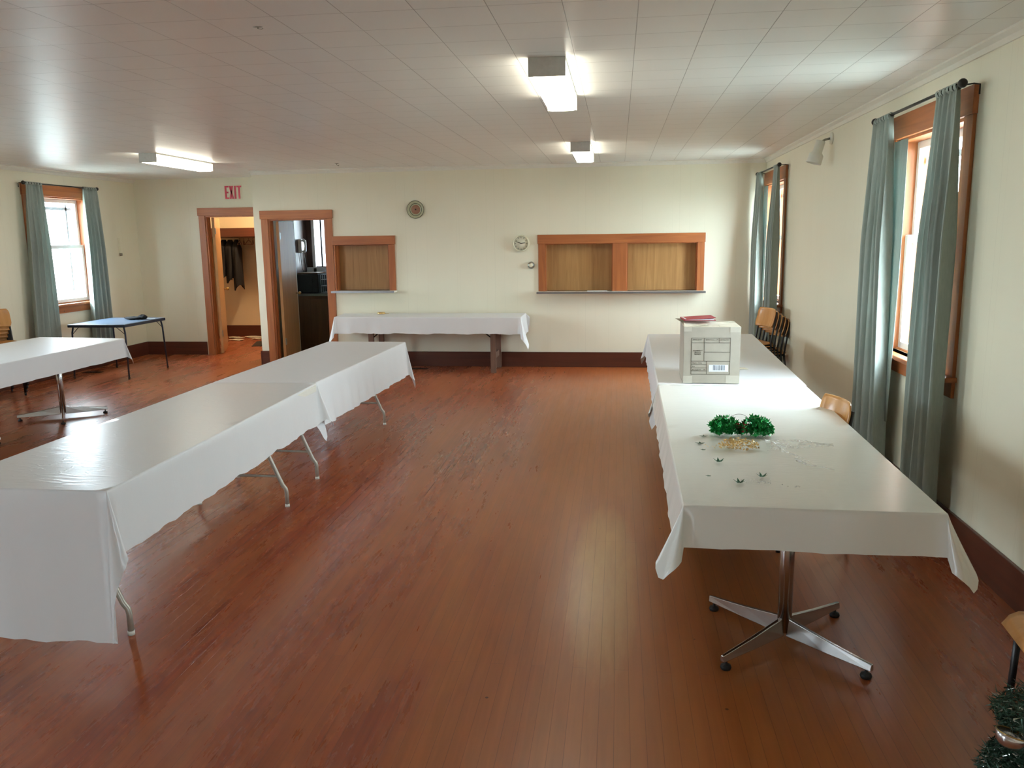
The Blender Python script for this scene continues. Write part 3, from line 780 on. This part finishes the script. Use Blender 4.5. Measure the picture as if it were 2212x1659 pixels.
# ---- wooden folding table against the back wall
bt = thing('wooden_folding_table', 'long folding table with old wooden legs against the back wall', 'table', (-2.47, 10.86, 0))
slab(bt, -1.22, 1.22, -.27, .27, .705, .738, M['oldwood'])
for sx in (-.78, .86):
    for sy in (-.35, .13):
        yy = sy+.0
        yy = -.26 if sy < 0 else .22
        box(sx-.035, sx+.035, yy-.02, yy+.02, 0, .705).build('leg', M['oldwood'], bt, bevel=.003)
    box(sx-.012, sx+.012, -.24, .20, .17, .25).build('stretcher', M['oldwood'], bt, bevel=.002)
    d = -1 if sx > 0 else 1
    for yy in (-.255,):
        MB().tube([(sx, yy, .44), (sx+d*.19, yy, .60), (sx+d*.30, yy, .70)], .008, 8).build('folding_brace', M['iron'], bt)
cloth('tablecloth', 'white cloth on the long table along the back wall', [(-3.73, 10.56), (-1.235, 10.50), (-1.235, 11.09), (-3.77, 11.09)], .742, (.215, .25, .02, .25), M['linen'], flare=(.06, .10, .0, .0), rscale=1.25, wav=.008, side_out=.03, seed=21)
rb = thing('gold_ribbon_roll', 'small flat gold ribbon roll on the back wall table', 'ribbon', (-3.21, 10.98, .745))
MB().lathe([(.03, 0), (.052, 0), (.056, .006), (.052, .022), (.03, .022), (.03, 0)], 24).build('coil', M['goldfoil'], rb)
MB().tube([(.05, 0, .006), (.09, -.01, .010), (.11, .0, .004)], .004, 6).build('loose_end', M['goldfoil'], rb)

# ---- blue card table
ct = thing('card_table', 'blue vinyl card table with dark legs in front of the left window', 'table', (-6.69, 10.36, 0))
hw, hd = .40, .49
box(-hw+.02, hw-.02, -hd+.02, hd-.02, .700, .715).build('tabletop', M['bluevinyl'], ct, bevel=.004)
m = MB(); m.box(-hw, hw, -hd, -hd+.02, .675, .712).box(-hw, hw, hd-.02, hd, .675, .712).box(-hw, -hw+.02, -hd+.02, hd-.02, .675, .712).box(hw-.02, hw, -hd+.02, hd-.02, .675, .712)
m.build('rim', M['bluemetal'], ct, bevel=.005)
for sx in (-1, 1):
    for sy in (-1, 1):
        lg = MB().tube([(sx*(hw-.045), sy*(hd-.05), .676), (sx*(hw-.03), sy*(hd-.045), .60), (sx*(hw-.015), sy*(hd-.02), .01)], .0115, 10).build('leg', M['bluemetal'], ct)
        MB().tube([(sx*(hw-.015), sy*(hd-.02), 0), (sx*(hw-.015), sy*(hd-.02), .03)], .014, 10).build('foot_cap', M['rubber'], lg)
        MB().tube([(sx*(hw-.03), sy*(hd-.045), .58), (sx*(hw-.14), sy*(hd-.03), .68)], .004, 6).build('brace', M['iron'], ct)
# folded black gloves on it
gl = thing('knit_hat', 'crumpled black knit cloth lying on the blue card table', 'cloth bundle', (-6.56, 10.52, .715))
def lump(name, mat, parent, rx, ry, rz, seed, nn=20, mm=12, cen=(0, 0, 0), rough=.18):
    rd = random.Random(seed); ph_ = [rd.uniform(0, 6) for _ in range(8)]; P = []
    for i in range(mm+1):
        t_ = PI*i/mm; row = []
        for k in range(nn):
            a = 2*PI*k/nn
            q = 1+rough*(math.sin(3*a+ph_[0]+2*t_)*.5+math.sin(5*a+ph_[1])*math.sin(2*t_+ph_[2])*.6+math.sin(7*a+3*t_+ph_[3])*.35)
            row.append((cen[0]+rx*q*math.sin(t_)*math.cos(a), cen[1]+ry*q*math.sin(t_)*math.sin(a), max(0, cen[2]+rz*(1+q*math.cos(t_)))))
        P.append(row)
    return MB().grid(P, True, None, True).build(name, mat, parent)
lump('folded_body', M['blackcloth'], gl, .12, .08, .022, 4)
lump('folded_cuff', M['blackcloth'], gl, .06, .055, .032, 8, cen=(.115, .03, 0))
p_ = tag(box(-.06, .05, -.02, .02, 0, .006).build('paper_tag', M['plate']), 'small white tag beside the black cloth on the card table', 'tag'); p_.location = (-6.37, 10.63, .716)

# ------------------------------------------------------------------ plywood stacking chairs
def make_chair(label, loc, rz, group=None):
    root = thing('stacking_chair', label, 'chair', loc, rz, group)
    # seat: shaped plywood, front is -Y
    P = []
    for j in range(15):
        v = j/14; y = -.205+.40*v; row = []
        for i in range(13):
            u = i/12*2-1; c_ = (1-abs(u)**6*.10) if True else 1
            hw_ = .205-.02*v
            rr = 1.0
            if v < .18: rr = math.sqrt(max(0, 1-((.18-v)/.18)**2*.28))
            if v > .85: rr = math.sqrt(max(0, 1-((v-.85)/.15)**2*.35))
            z = .445-.014*math.cos(u*PI/2)*math.sin(PI*min(1, v*1.1))-(.035*((.16-v)/.16)**2 if v < .16 else 0)+.012*v
            row.append((u*hw_*rr, y, z))
        P.append(row)
    MB().grid(P).build('seat', M['chairply'], root, solid=.011)
    P = []
    for j in range(11):
        v = j/10; z = .625+.205*v; row = []
        for i in range(15):
            u = i/14*2-1
            rr = 1
            e = min(v, 1-v)
            if e < .28: rr = 1-.13*((.28-e)/.28)**2.2
            y = .185+.05*v-.045*u*u+ .006*math.sin(PI*v)
            row.append((u*.205*rr, y, z))
        P.append(row)
    MB().grid(P).build('backrest', M['chairply'], root, solid=.010)
    for s in (-1, 1):
        MB().tube([(s*.185, .205, .80), (s*.19, .19, .70), (s*.19, .165, .55), (s*.19, .15, .45), (s*.19, .155, .42)], .0105, 8).build('back_upright', M['black'], root)
        MB().tube([(s*.175, -.16, .425), (s*.175, .15, .438)], .0105, 8).build('seat_rail', M['black'], root)
        for a, b in (((s*.175, -.15, .425), (s*.180, -.163, .02)), ((s*.185, .15, .435), (s*.198, .215, .02))):
            lg = MB().tube([a, ((a[0]+b[0])/2, (a[1]+b[1])/2, (a[2]+b[2])/2), b], .0125, 8).build('leg', M['black'], root)
            MB().tube([(b[0], b[1], 0), (b[0], b[1], .03)], .0135, 8).build('foot_cap', M['rubber'], lg)
    MB().tube([(-.175, -.12, .42), (.175, -.12, .42)], .0095, 8).tube([(-.18, .12, .425), (.18, .12, .425)], .0095, 8).build('cross_rail', M['black'], root)
    for s in (-1, 1):
        MB().sphere((s*.12, -.12, .447), .008, 8, 5, (1, 1, .35)).build('screw', M['nickel'], root)
    return root
ch = make_chair('single plywood chair with black legs pushed to the near right table', (1.04, 4.72, 0), math.radians(-83))
dup(ch, (1.515, 2.66, 0), math.radians(-96), 'plywood seat chair at the bottom right corner behind the garland')
ord_ = ['bottom', 'second from the bottom', 'third from the bottom', 'fourth from the bottom', 'topmost']
th_ = math.radians(62)
for k in range(5):
    dup(ch, (-7.13+.030*k*math.sin(th_), 8.66-.030*k*math.cos(th_), .045*k), th_, 'plywood chair, %s in the stack at the left edge' % ord_[k], 'stacked chairs by the left wall')
th_ = math.radians(-74); n_ = 5
for k in range(n_):
    dup(ch, (1.62+.040*k*math.sin(th_), 9.42-.040*k*math.cos(th_), .028*k), th_, 'plywood chair, %s in the stack in the back right corner' % ord_[k], 'stacked chairs below the far right window')

# ------------------------------------------------------------------ cardboard box
bx_ = thing('cardboard_box', 'grey cardboard shipping box with printed label on the right tables', 'box', (.638, 5.87, .752), math.radians(-.5))
W_, D_, H_ = .375, .40, .385; hw, hd = W_/2, D_/2
m = MB(); m.box(-hw, hw, -hd, -hd+.004, 0, H_).box(-hw, hw, hd-.004, hd, 0, H_).box(-hw, -hw+.004, -hd, hd, 0, H_).box(hw-.004, hw, -hd, hd, 0, H_).box(-hw, hw, -hd, hd, 0, .004)
body = m.build('carton', M['card'], bx_, bevel=.003)
def flap(name, pts):
    MB().add(pts, [(0, 1, 2, 3)]).build(name, M['cardin'], bx_, solid=.004)
flap('flap', [(-hw, -hd+.002, H_), (hw-.01, -hd+.002, H_), (hw-.012, -.01, H_+.008), (-hw+.005, -.04, H_+.035)])
flap('flap', [(-hw, hd-.002, H_), (hw-.01, hd-.002, H_), (hw-.012, .01, H_+.012), (-hw-.045, .06, H_+.035)])
flap('flap', [(-hw, -hd+.01, H_-.001), (-hw, hd-.01, H_-.001), (-hw+.16, hd-.02, H_+.02), (-hw+.16, -hd+.02, H_+.016)])
flap('flap', [(hw, -hd+.01, H_-.001), (hw, hd-.01, H_-.001), (hw-.14, hd-.02, H_+.004), (hw-.14, -hd+.02, H_+.004)])
for (x0, x1, z0, z1) in ((hw-.07, hw, H_-.035, H_), (hw-.09, hw, .0, .055), (-hw, -hw+.06, 0, .05), (-hw, -hw+.05, H_-.03, H_)):
    box(x0, x1, -hd-.0012, -hd-.0004, z0, z1).build('tape_patch', M['tape'], bx_)
lab = MB(); yl = -hd-.0012
X0, X1, Z0, Z1 = -hw+.052, hw-.066, .062, .310
LW = X1-X0; LH = Z1-Z0
def gx(u): return X0+LW*u
def gz(v): return Z1-LH*v
def hl(u0, u1, v): lab.box(gx(u0)-.001, gx(u1)+.001, yl, yl+.0012, gz(v)-.001, gz(v)+.001)
def vl(u, v0, v1): lab.box(gx(u)-.001, gx(u)+.001, yl, yl+.0012, gz(v1), gz(v0))
for a_ in ((0, 1, 0), (0, 1, .13), (.33, 1, .385), (0, 1, .635), (0, .40, .73), (0, .40, .82), (0, .40, .905), (0, 1, 1)): hl(*a_)
for a_ in ((0, 0, 1), (1, 0, 1), (.33, 0, .635), (.71, 0, .13), (.40, .635, 1)): vl(*a_)
lab.build('printed_grid', M['ink'], bx_)
def text(s_, u, v, size, parent, align='LEFT'):
    cu = bpy.data.curves.new('printed_text', 'FONT'); cu.body = s_; cu.size = size; cu.align_x = align; cu.extrude = .0003; cu.resolution_u = 2
    to = bpy.data.objects.new('tmp', cu); COL.objects.link(to)
    dg = bpy.context.evaluated_depsgraph_get(); dg.update()
    me = bpy.data.meshes.new_from_object(to.evaluated_get(dg)); bpy.data.objects.remove(to)
    me.materials.clear(); me.materials.append(M['ink'])
    o_ = bpy.data.objects.new('printed_text', me); COL.objects.link(o_); o_.parent = parent
    o_.rotation_euler = (PI/2, 0, 0); o_.location = (gx(u), yl-.0003, gz(v)); return o_
for s_, u, v, sz, al in (('ARTICLE NO', .03, .06, .0105, 'LEFT'), ('QUANTITY: 1   PC', .36, .06, .0105, 'LEFT'), ('ARTICLE NO', .74, .06, .0095, 'LEFT'),
                     ('EQUIPMENT', .165, .36, .0115, 'CENTER'), ('ARTICLE', .165, .41, .0115, 'CENTER'), ('NUMBER', .165, .46, .0115, 'CENTER'), ('Made in China', .03, .70, .011, 'LEFT'),
                     ('Box', .03, .795, .011, 'LEFT'), ('Box Cube  M      M3', .03, .885, .0105, 'LEFT')):
    text(s_, u, v, sz, bx_, al)
box(gx(.46), gx(.96), yl-.0008, yl, gz(.925), gz(.735)).build('barcode_label', M['barlabel'], bx_)
bc = MB(); xx = .57; rd = random.Random(5)
while xx < .87:
    w_ = rd.choice((.004, .008, .013)); bc.box(gx(xx), gx(xx+w_), yl-.0012, yl-.0008, gz(.885), gz(.745)); xx += w_+rd.choice((.005, .009, .014))
bc.build('barcode', M['barink'], bx_)
fo = thing('red_folder', 'red folder with papers lying on top of the cardboard box', 'folder', (.56, 5.84, .752+H_+.036), math.radians(4))
box(-.115, .10, -.10, .10, 0, .003).build('back_cover', M['red'], fo); box(-.105, .09, -.09, .09, .003, .010).build('papers', M['plate'], fo)
MB().box(-.115, .10, -.10, .10, .012, .015, Matrix.Rotation(math.radians(-3), 4, 'Y')).build('front_cover', M['red'], fo)
sc_ = tag(MB().add([(-.05, -.03, 0), (.05, -.035, 0), (.03, .04, .0), (-.05, .05, .0)], [(0, 1, 2, 3)]).build('cardboard_scrap', M['cardin'], solid=.004), 'torn cardboard scrap on the cloth right of the box', 'scrap'); sc_.location = (.93, 6.33, .752)

# ------------------------------------------------------------------ star garlands and bag on the near right table
TZ = .7475
def star_pts(r, n=5, q=.42):
    return [(math.cos(PI/2+i*PI/n)*(r if i % 2 == 0 else r*q), math.sin(PI/2+i*PI/n)*(r if i % 2 == 0 else r*q)) for i in range(2*n)]
def add_star(mb_, c, r, rot, bend=0.0):
    pts = star_pts(r); vs = [rot @ Vector((x, y, bend*(x*x+y*y)/r)) + c for x, y in pts] + [rot @ Vector((0, 0, 0))+c]
    mb_.add(vs, [(i, (i+1) % 10, 10) for i in range(10)], False)
def rrot(rd): return Matrix.Rotation(rd.uniform(0, 6.28), 3, 'Z') @ Matrix.Rotation(rd.uniform(-1.4, 1.4), 3, 'X') @ Matrix.Rotation(rd.uniform(-1.4, 1.4), 3, 'Y')
rd = random.Random(2)
gg = thing('star_garland', 'bunched green foil star garland on the near right cloth', 'garland', (.62, 4.19, TZ))
m = MB()
for cl, (cx, cy, rx, ry, rz, n_) in enumerate(((-.075, .0, .075, .055, .045, 330), (.075, -.01, .085, .06, .045, 360))):
    for _ in range(n_):
        a = rd.uniform(0, 6.28); q = rd.random()**.5; zz = .012+rz*2*rd.random()*(1-q*q*.55)
        add_star(m, Vector((cx+rx*q*math.cos(a), cy+ry*q*math.sin(a), max(.014, zz))), rd.uniform(.011, .021), rrot(rd), .3)
m.build('foil_stars', M['greenfoil'], gg)
m = MB()
for _ in range(26): add_star(m, Vector((rd.uniform(-.06, .03), rd.uniform(-.065, .0), rd.uniform(.03, .07))), .009, rrot(rd), .3)
m.build('red_stars', M['redfoil'], gg)
MB().tube([(.0+.05*math.cos(a/10), .04, .06+.04*math.sin(a/10)) for a in range(0, 32, 2)], .0012, 5).build('wire', M['nickel'], gg)
for s, cx in ((0, -.075), (1, .08)):
    MB().tube([(cx+.05*math.cos(a*.5), .03*math.sin(a*.5), .02+.0035*a) for a in range(0, 24)], .0012, 5).build('wire', M['nickel'], gg)
go = thing('star_garland', 'bunched gold foil star garland in front of the green one', 'garland', (.575, 3.90, TZ))
m = MB()
for _ in range(330):
    a = rd.uniform(0, 6.28); q = rd.random()**.5
    add_star(m, Vector((.095*q*math.cos(a), .045*q*math.sin(a), .008+.05*rd.random()*(1-q*q*.6))), rd.uniform(.004, .008), rrot(rd), .2)
for _ in range(14): add_star(m, Vector((rd.uniform(-.17, -.09), rd.uniform(-.03, .06), .007)), .006, Matrix.Rotation(rd.random()*6, 3, 'Z') @ Matrix.Rotation(rd.uniform(-.4, .4), 3, 'X'))
m.build('foil_stars', M['goldfoil'], go)
MB().tube([(.08*math.cos(a*.55), .035*math.sin(a*.55), .006+.0022*a) for a in range(0, 22)], .001, 5).build('wire', M['brass'], go)
st = [(.437, 4.14, .016, 'loose green foil star left of the green garland'), (.405, 3.99, .018, 'loose green foil star left of the gold garland, at the cloth edge'), (.407, 3.866, .010, 'tiny green foil star below the one at the cloth edge'),
      (.455, 3.655, .019, 'folded green foil star standing up in front of the gold garland'), (.386, 3.43, .009, 'tiny dull foil star near the front left of the table'), (.50, 3.335, .019, 'crumpled green star nearest the front edge of the table'), (.605, 3.43, .019, 'dull green star above the clear beads near the front')]
for i, (x, y, r, lb) in enumerate(st):
    m = MB(); add_star(m, Vector((0, 0, .002)), r*1.35, Matrix.Rotation(i*1.3, 3, 'Z'), .6 if i in (3, 5, 6) else .12)
    o = tag(m.build('foil_star', M['greenstar'], solid=.0006), lb, 'star', 'loose foil stars on the ivory cloth'); o.location = (x, y, TZ+.001)
m = MB(); rd = random.Random(9)
for _ in range(34):
    x, y = rd.uniform(-.075, .055), rd.uniform(-.03, .03); m.sphere((x, y, .0035), rd.uniform(.002, .0035), 6, 4)
for _ in range(8): m.sphere((rd.uniform(.07, .17), rd.uniform(-.08, -.04), .0035), .003, 6, 4)
o = tag(m.build('bead_scatter', M['film']), 'scatter of clear plastic beads near the front of the ivory cloth', 'beads', kind='stuff'); o.location = (.575, 3.37, TZ)
bg_ = thing('plastic_bag', 'crumpled clear plastic bag right of the gold garland', 'plastic bag', (.80, 3.93, TZ))
rd = random.Random(14); P = []
for j in range(15):
    v = j/14; row = []
    for i in range(19):
        u = i/18
        x = -.10+.32*u; w_ = .09*(1-u)+.015; y = .03*(1-u)+(v-.5)*2*w_+.03*u
        z = .006+ .030*math.sin(PI*v)*(1-u*.6)*(.6+.4*math.sin(9*u+5*v)) + rd.uniform(0, .010)
        row.append((x, y, z))
    P.append(row)
MB().grid(P, False).build('bag_body', M['film'], bg_)
P = [[(-.05+.06*u+.05*v*u, -.05-.25*u+.02*(v-.5), .006+.012*rd.random()+.008*math.sin(PI*v)) for v in (0, .25, .5, .75, 1)] for u in [k/9 for k in range(10)]]
MB().grid(P, False).build('bag_neck', M['film'], bg_)
MB().tube([(.0, -.23, .008), (.03, -.30, .006), (.08, -.33, .004), (.13, -.37, .004)], .003, 5, rs=[.008, .005, .004, .002]).build('bag_tie', M['film'], bg_)

# ------------------------------------------------------------------ tinsel garland and ornament bottom right
tg = thing('tinsel_garland', 'heap of dark green tinsel garland with silver glint strands on the floor at bottom right', 'garland', (1.325, 2.52, 0))
rd = random.Random(31)
def needle_cloud(n, L, w_, zmax=.31):
    m_ = MB()
    for _ in range(n):
        z = rd.random()*zmax; a = rd.uniform(0, 6.28)
        R_ = .125+.022*math.sin(z*26)+.02*(1-z/zmax)
        q = rd.uniform(.75, 1.05)
        c = Vector((R_*q*math.cos(a), R_*q*math.sin(a), max(.012, z)))
        if z > zmax*.9: c = Vector((R_*rd.random()*math.cos(a), R_*rd.random()*math.sin(a), z))
        d = Vector((rd.uniform(-1, 1), rd.uniform(-1, 1), rd.uniform(-.7, .7))).normalized(); s_ = d.orthogonal().normalized()*w_
        e = c+d*L*rd.uniform(.5, 1); e.z = max(.004, e.z)
        m_.add([c-s_, c+s_, e], [(0, 1, 2)])
    return m_
needle_cloud(9000, .036, .0022).build('green_strands', M['tinselgreen'], tg)
needle_cloud(1300, .03, .0024).build('glint_strands', M['tinselglint'], tg)  # silver strands put in to stand for glints on the green tinsel
lump('core', M['tinselgreen'], tg, .10, .10, .145, 3, 28, 18, rough=.14)
ob = thing('silver_bowl', 'small shiny silver bowl nestled in the tinsel garland', 'bowl', (1.178, 2.42, .222), 0)
ob.rotation_euler = (math.radians(-8), math.radians(14), 0); ob.scale = (.8, .8, .8)
MB().lathe([(.0, 0), (.035, .002), (.05, .02), (.056, .05), (.053, .052), (.047, .022), (.03, .008), (0, .006)], 28).build('bowl_body', M['silverfoil'], ob)
MB().lathe([(.053, .050), (.058, .052), (.057, .056), (.052, .054)], 28).build('gilt_rim', M['brass'], ob)

# ------------------------------------------------------------------ floor vents
def vent(label, x, y, w_=.32, d_=.10):
    root = thing('floor_vent', label, 'vent', (x, y, 0))
    box(-w_/2, w_/2, -d_/2, d_/2, 0, .004).build('vent_frame', M['iron'], root)
    m = MB()
    for k in range(10): m.box(-w_/2+.02+k*(w_-.04)/10, -w_/2+.02+k*(w_-.04)/10+.012, -d_/2+.015, d_/2-.015, .004, .007)
    m.build('slats', M['black'], root)
vent('dark floor vent by the back wall behind the farther left table', -2.72, 10.9)
vent('dark floor vent under the blue card table', -7.16, 10.40, .26, .1)

# ------------------------------------------------------------------ coat hall
l = bpy.data.lights.new('hall_bulb', 'POINT'); l.energy = 80; l.color = (1, .66, .38); l.shadow_soft_size = .08
lo = bpy.data.objects.new('hall_bulb', l); COL.objects.link(lo); lo.location = (-5.7, 13.6, 2.5)
sh = thing('coat_shelf', 'brown wooden coat shelf with a hanging rail in the coat hall', 'shelf', (-6.3, 14.3, 1.83))
box(-1.08, 1.0, -.32, .30, .13, .15).build('shelf_board', M['baseX'], sh); box(-1.08, 1.0, -.34, -.32, .0, .15).build('shelf_face', M['baseX'], sh)
MB().tube([(-1.08, -.05, -.01), (1.0, -.05, -.01)], .014, 10).build('hanging_rail', M['oldwood'], sh)
def hanger(x, label, mat, rz):
    m = MB(); m.tube([(0, 0, .0), (.0, .012, .02), (.0, .0, .03), (0, -.012, .02)], .0025, 6)
    m.tube([(0, 0, 0), (0, 0, -.05)], .0025, 6).tube([(0, -.20, -.13), (0, -.10, -.08), (0, 0, -.05), (0, .10, -.08), (0, .20, -.13), (0, -.20, -.13)], .006, 6)
    o_ = tag(m.build('coat_hanger', mat), label, 'hanger', 'empty hangers on the coat rail'); o_.location = (x, 14.25, 1.82); o_.rotation_euler = (0, 0, rz)
for k, x in enumerate((-6.72, -6.64, -6.55, -6.47, -6.38)):
    hanger(x, ['empty wooden hanger right beside the black coats', 'empty wooden hanger, second from the coats', 'empty wooden hanger in the middle of the five', 'empty wooden hanger, second from the doorway side', 'empty wooden hanger farthest from the black coats'][k], M['oldwood'], .5+.12*((k*37) % 5-2))
def coat(x, zb, label, y=14.25, w_=.085, rz=.25):
    P = []
    for k in range(17):
        t_ = k/16; z = 1.78-(1.78-zb)*t_; row = []
        hd_ = .06+.17*min(1, t_*6)+.02*t_; hw_ = w_*(.35+.65*min(1, t_*5))
        for i in range(24):
            a = 2*PI*i/24; wv = 1+.10*math.sin(5*a+3*t_)
            row.append((hw_*wv*math.cos(a), hd_*wv*math.sin(a), z-(.05*math.sin(2*a) if k == 16 else 0)))
        P.append(row)
    o_ = tag(MB().grid(P, True, None, True).build('coat', M['blackcloth'], solid=.004), label, 'coat', 'black coats on the coat rail'); o_.location = (x, y, 0); o_.rotation_euler = (0, 0, rz)
coat(-7.02, 1.10, 'black coat farthest left on the coat rail, shortest hem'); coat(-6.90, 1.06, 'black coat in the middle of the three on the coat rail'); coat(-6.78, .93, 'black coat on the right of the three, hanging lowest', w_=.07)
rd = random.Random(77)
for k, (x, y, s_) in enumerate(((-6.95, 14.30, .16), (-6.62, 14.42, .2), (-6.36, 14.38, .14), (-6.78, 13.95, .13), (-6.45, 14.1, .12), (-6.15, 14.05, .09))):
    pts = [(s_*math.cos(a)*rd.uniform(.6, 1.3), s_*.55*math.sin(a)*rd.uniform(.6, 1.2), .002+rd.uniform(0, .02)) for a in [i*2*PI/7 for i in range(7)]]
    m = MB(); m.add(pts+[(0, 0, .03)], [(i, (i+1) % 7, 7) for i in range(7)])
    o = tag(m.build('paper_litter', M['paper'], solid=.002), ['torn paper sheet by the left wall of the coat hall', 'large crumpled paper against the coat hall baseboard', 'torn paper right of the crumpled one in the coat hall', 'paper scrap below the coats nearest the doorway', 'paper scrap in the middle of the coat hall floor', 'small pale scrap beside the dark mat'][k], 'paper'); o.location = (x, y, .002)
o = tag(box(-.28, .28, -.35, .35, 0, .008).build('door_mat', M['rubber'], bevel=.003), 'dark door mat on the coat hall floor', 'mat'); o.location = (-5.95, 13.55, 0); o.rotation_euler = (0, 0, .3)

# ------------------------------------------------------------------ kitchen beyond the second door
kc = thing('kitchen_counter', 'brown kitchen base cabinet with pale worktop seen through the door', 'cabinet', (-3.9, 13.06, 0))
box(-1.24, 1.5, -.28, .30, .0, .87).build('cabinet_body', M['cab'], kc)
box(-1.24, 1.5, -.31, .30, .87, .905).build('worktop', M['nickel'], kc, bevel=.003)
box(-1.06, -.5, -.295, -.28, .10, .82).build('cabinet_door', M['cab'], kc, bevel=.004)
mw = thing('microwave', 'black microwave oven on the kitchen worktop', 'microwave', (-4.955, 13.05, .905))
box(-.175, .175, -.2, .2, .01, .31).build('oven_body', M['microwave'], mw, bevel=.008); box(-.165, .08, -.212, -.2, .02, .30).build('oven_door', M['microwave'], mw, bevel=.004)
tr_ = tag(box(-.17, .17, -.19, .19, 0, .02).build('tray', M['cab'], bevel=.003), 'wooden tray lying on top of the black microwave', 'tray'); tr_.location = (-4.955, 13.05, 1.216)
rk = thing('dish_rack', 'white wire dish rack right of the microwave', 'dish rack', (-4.60, 13.02, .905))
m = MB()
for z in (.01, .12, .22, .30):
    m.tube([(-.13, -.18, z), (.13, -.18, z), (.13, .18, z), (-.13, .18, z), (-.13, -.18, z)], .004, 6)
for i in range(9): m.tube([(-.13+.26*i/8, -.18, .01), (-.13+.26*i/8, -.18, .30)], .003, 6)
m.build('wire_frame', M['plate'], rk)
for k in range(4):
    o = tag(MB().lathe([(0, 0), (.05, 0), (.09, .012), (.092, .010), (.05, -.003), (0, -.003)], 24).build('plate', M['plate']), 'white plate in the kitchen dish rack, %s' % ['at the bottom', 'second from the bottom', 'third from the bottom', 'on top'][k], 'plate', 'plates in the dish rack'); o.location = (-4.60, 13.02, .905+(.02, .05, .24, .27)[k])
pk = lump('purple_pack', M['purple'], None, .09, .10, .045, 12); tag(pk, 'purple plastic pack on top of the dish rack', 'pack'); pk.location = (-4.60, 13.05, 1.207)
ph_ = thing('wall_phone', 'ivory wall telephone with a hanging cord on the kitchen wall', 'telephone', (-5.15, 13.1, 1.55))
box(0, .06, -.09, .09, 0, .22).build('phone_body', M['phone'], ph_, bevel=.012)
MB().tube([(.07, -.04, .01), (.105, -.04, .04), (.11, -.04, .11), (.105, -.04, .18), (.07, -.04, .21)], .018, 10, rs=[.026, .022, .016, .022, .026]).build('handset', M['phone'], ph_)
MB().tube([(.06, .0, .01), (.07, .02, -.12), (.08, .03, -.28), (.05, .02, -.33), (.02, 0, -.26), (.015, -.02, -.1), (.02, -.03, .0)], .005, 6).build('cord', M['black'], ph_)
struct(tag(box(-5.03, -4.985, 13.352, 13.362, 1.21, 1.29).build('trim_6', M['black'])))
